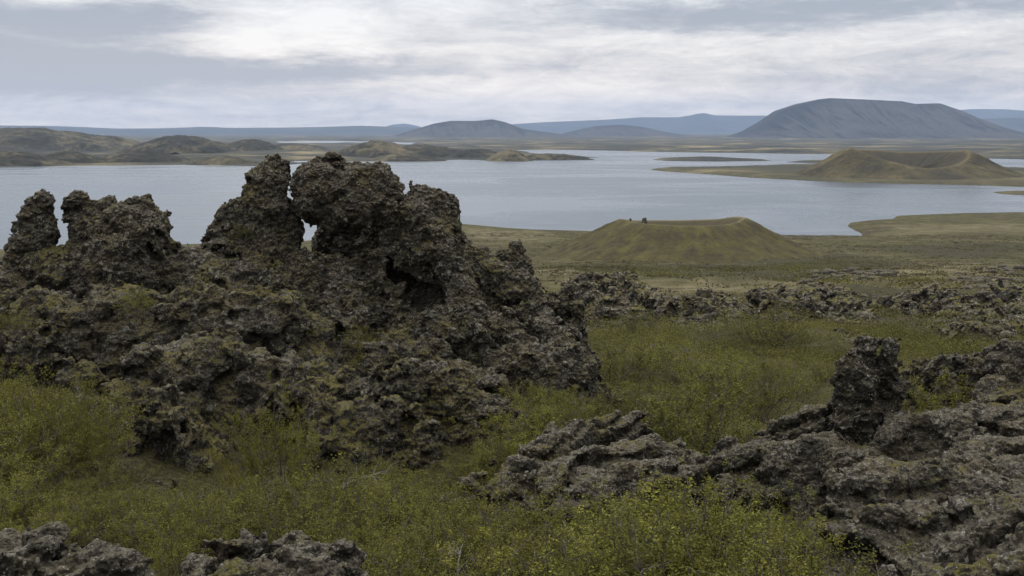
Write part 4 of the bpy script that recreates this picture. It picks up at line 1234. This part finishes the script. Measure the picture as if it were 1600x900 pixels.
def plants():
    thicket(((-60, 12.4), (120, 12.4), (90, 16.0), (-60, 17.2)), 30, (0.7, 1.05), 'tall green birch shrub in the thicket at the left edge', 'birch thicket at the left edge', 1, 0.85)
    thicket(((-60, 8.6), (330, 8.6), (330, 10.5), (160, 10.7), (150, 12.2), (-60, 12.2)), 34, (0.5, 0.8), 'low green birch shrub in the scrub below the left thicket', 'low birch scrub at left', 21)
    thicket(((130, 10.8), (330, 10.6), (330, 13.2), (130, 13.4)), 22, (0.28, 0.44), 'low green birch shrub at the mound foot near the left thicket', 'low birch scrub at the mound foot', 22)
    thicket(((330, 10.6), (640, 10.6), (640, 12.2), (330, 12.4)), 18, (0.3, 0.5), 'low birch shrub in front of the mound and the humped rock', 'low birch scrub before the mound', 23)
    thicket(((200, 7.4), (560, 7.4), (640, 9.0), (640, 10.5), (330, 10.5), (200, 10)), 26, (0.5, 0.8), 'green birch shrub behind the two bottom boulders', 'birch scrub behind the bottom boulders', 2)
    thicket(((340, 12.5), (640, 12.0), (700, 14.5), (560, 15.5), (480, 14.0), (360, 13.6)), 14, (0.28, 0.5), 'green birch shrub at the foot of the mound', 'birch scrub at the foot of the mound', 3)
    thicket(((570, 5.8), (950, 5.8), (950, 9.4), (700, 9.0), (580, 8.0)), 32, (0.45, 0.75), 'bright green birch shrub in the bottom centre thicket', 'birch thicket at bottom centre', 4, mind=0.28)
    thicket(((950, 5.8), (1290, 5.8), (1280, 8.2), (1200, 9.6), (950, 9.4)), 30, (0.7, 1.05), 'bright green birch shrub in the bottom thicket before the right ridge', 'birch thicket before the right ridge', 24, mind=0.28)
    thicket(((640, 9.0), (760, 9.4), (760, 10.6), (720, 13.0), (640, 12.0)), 10, (0.35, 0.55), 'green birch shrub left of the tilted slab', 'birch scrub left of the slab', 5)
    thicket(((700, 14.4), (830, 14.6), (840, 16.2), (720, 16.2)), 10, (0.5, 0.8), 'green birch shrub between slab and humped rock', 'birch scrub behind the slab', 6)
    thicket(((770, 17.0), (940, 17.6), (950, 20), (840, 19.8), (770, 19)), 26, (0.6, 1.0), 'olive birch shrub at the foot of the rubbly flank', 'birch scrub under the flank', 7)
    thicket(((850, 17.0), (1280, 16), (1300, 24), (1330, 44), (930, 44), (900, 24)), 36, (0.6, 1.4), 'low olive birch shrub in the green hollow', 'low birch shrubs in the hollow', 8, 1.5, 0.6)
    # shrubs that stand out
    for k, (px, Y, h) in enumerate(((420, 14.4, 1.55), (378, 14.0, 1.15), (465, 14.1, 1.15))):
        shrub(px, Y, h, ('tallest leafy birch shrub in front of the mound', 'leafy birch shrub left of the tallest by the mound', 'leafy birch shrub right of the tallest by the mound')[k], 'tall birch shrubs by the mound', k, 0.55, dz=0.05)
    for k, (px, Y, h) in enumerate(((1445, 13.2, 0.95), (1482, 13.4, 1.15), (1522, 13.3, 1.1))):
        shrub(px, Y, h, ('small bush just right of the solitary pillar', 'middle bush between pillar and right edge crag', 'bush nearest the crag at the right edge')[k], 'bushes right of the pillar', k + 1, 0.9)
    for px, py, Y, h, lab in ((215, 492, 19.6, 0.5, 'small yellow green shrub on the mound below the broad crag'), (378, 378, 23.0, 0.4, 'tiny shrub clinging to the spire of the arch'), (565, 590, 20.6, 0.9, 'green shrub in the gully right of the mound'),
                              (535, 585, 20.8, 0.8, 'green shrub at the left of the gully under the arch'), (600, 570, 21.2, 0.7, 'green shrub at the right of the gully under the arch'), (20, 520, 19.3, 0.45, 'small shrub on the mound at the left edge')):
        e = shrub(px, Y, h, lab, None, 2, 1.3)
        e.location = W(px, py, Y)
    shrub(1215, 50, 2.6, 'large dark rounded bush alone in the green hollow', None, 4, 1.7)
    shrub(1000, 58, 1.5, 'wide low bush near the middle of the green hollow', None, 1, 1.8)

def heath():
    """crowberry, heather and low willow that covers the hollow: uncountable"""
    rng = np.random.default_rng(44)
    V, Q, T, off = [], [], [], 0
    def clumps(n, pxr, yr, rad_, hgt, m, leaf, tint, zone=None):
        nonlocal off
        Y = np.sqrt(rng.uniform(yr[0] ** 2, yr[1] ** 2, n)); px = rng.uniform(*pxr, n)
        X = (px - 800) * Y / F
        den = fb2(X, Y, 3.0 + Y.mean() * 0.05, 3, 7.7)
        k = den > rng.uniform(-0.55, 0.55, n)
        if zone is not None: k &= poly_sd(px, Y, zone) > 0
        X, Y = X[k], Y[k]
        Z = ground_z(X, Y)
        c = np.stack([X, Y, Z], -1)
        n = len(c)
        R = rad_ * rng.uniform(0.5, 1.3, n)
        H = hgt * rng.uniform(0.5, 1.3, n)
        a = rng.uniform(0, 2 * math.pi, (n, m)); rr = np.sqrt(rng.uniform(0, 1, (n, m)))
        hz = np.sqrt(np.clip(1 - rr ** 2, 0, 1)) * rng.uniform(0.35, 1.05, (n, m))
        pos = c[:, None, :] + np.stack([np.cos(a) * rr * R[:, None], np.sin(a) * rr * R[:, None], hz * H[:, None]], -1)
        pos = pos.reshape(-1, 3)
        v, q = leaf_quads(pos, leaf * rng.uniform(0.6, 1.3, len(pos)), rng, 0.7, 0.7)
        t = np.clip(np.repeat(rng.normal(tint, 0.16, n) + 0.5 * fb2(c[:, 0], c[:, 1], 2.0 + c[:, 1].mean() * 0.07, 3, 4.4), m) + rng.normal(0, 0.14, n * m), 0, 1)
        V.append(v); Q.append(q + off); T.append(np.repeat(t, 4)); off += len(v)
    clumps(5200, (-60, 1320), (6.0, 17), 0.22, 0.15, 46, 0.022, 0.12)
    clumps(6400, (820, 1500), (16, 32), 0.42, 0.42, 54, 0.032, 0.45)
    clumps(7000, (860, 1700), (32, 62), 0.7, 0.65, 48, 0.058, 0.48)
    clumps(4200, (870, 1750), (62, 110), 0.9, 0.5, 30, 0.11, 0.42)
    clumps(9000, (850, 1700), (150, 400), 1.7, 1.0, 26, 0.22, 0.40, ((840, 290), (1000, 310), (1150, 320), (1290, 400), (1380, 380), (1420, 300), (1330, 235), (1180, 190), (1050, 195), (930, 235)))
    clumps(500, (1290, 1480), (150, 200), 1.4, 1.1, 26, 0.18, 0.40)
    clumps(2600, (700, 1750), (130, 600), 2.2, 0.9, 16, 0.35, 0.35)
    v, q, t = np.concatenate(V), np.concatenate(Q), np.concatenate(T)
    print('heath leaves', len(q))
    o = link('heath_cover', make_mesh('heath_cover', v, q, {'tint': t}, COVER, smooth=False))
    tag(o, 'low green heath and willow cover in the hollow', 'ground cover', kind='stuff')
    V, Q, T, off = [], [], [], 0
    clumps(9000, (690, 1750), (135, 600), 1.8, 0.5, 16, 0.42, 0.5)
    clumps(1500, (850, 1600), (60, 130), 0.8, 0.4, 20, 0.16, 0.5)
    o = link('dry_grass', make_mesh('dry_grass', np.concatenate(V), np.concatenate(Q), {'tint': np.concatenate(T)}, STRAW, smooth=False))
    tag(o, 'pale dry grass tussocks across the lakeside plain', 'dry grass', kind='stuff')

def deadwood():
    rng = np.random.default_rng(9)
    for k, (px, Y, rot, L, lab) in enumerate(((480, 12.4, 0.3, 1.3, 'pale dead branch lying in scrub below the tallest shrub'), (505, 10.6, 2.6, 0.9, 'pale tangle of dead twigs in the centre left scrub'),
                                  (640, 7.6, 0.7, 0.6, 'bleached forked branch in the bottom centre thicket'), (720, 7.0, 2.2, 0.5, 'short bleached twig in the bottom centre thicket'), (1150, 7.4, 1.0, 0.7, 'bleached twig near the right of the bottom thicket'))):
        x = (px - 800) * Y / F
        z = float(ground_z(np.array([x]), np.array([Y]))[0])
        paths = []
        for s in range(4):
            a = rot + rng.normal() * 0.5
            p = grow(rng, (0, 0, 0.25), (math.cos(a), math.sin(a) * 0.5, 0.12), L * rng.uniform(0.6, 1), 8, 0.22, 0.0)
            paths.append((p, np.linspace(0.012, 0.003, len(p))))
            for t in range(4):
                i = rng.integers(2, 7)
                tp = grow(rng, p[i], unit(p[i + 1] - p[i]) + rng.normal(size=3) * 0.6, L * 0.3, 4, 0.3, 0.05)
                paths.append((tp, np.linspace(0.005, 0.0015, len(tp))))
        v, q = tubes(paths, 5)
        o = link('dead_branch', make_mesh('dead_branch', v, q, None, DEAD), None, (x, Y, z + 0.05))
        tag(o, lab, 'dead branch')

plants()
heath()
deadwood()

# ------------------------------------------------------------------ air
def haze():
    x, y0, y1, z0, z1 = 45000, -60, 27500, -14, 720
    v = [(-x, y0, z0), (x, y0, z0), (x, y1, z0), (-x, y1, z0), (-x, y0, z1), (x, y0, z1), (x, y1, z1), (-x, y1, z1)]
    q = [(0, 3, 2, 1), (4, 5, 6, 7), (0, 1, 5, 4), (1, 2, 6, 5), (2, 3, 7, 6), (3, 0, 4, 7)]
    m = bpy.data.materials.new('haze_air'); m.use_nodes = True
    g = NT(m.node_tree)
    out = g.n('ShaderNodeOutputMaterial')
    pv = g.n('ShaderNodeVolumePrincipled', ins={'Color': (0.48, 0.65, 0.95, 1), 'Density': 3.5e-5, 'Anisotropy': 0.0})
    g.t.links.new(pv.outputs[0], out.inputs['Volume'])
    o = link('haze', make_mesh('haze', v, q, None, m, smooth=False))
    tag(o, kind='stuff')
haze()
print('script done', round(time.perf_counter() - T0, 1))
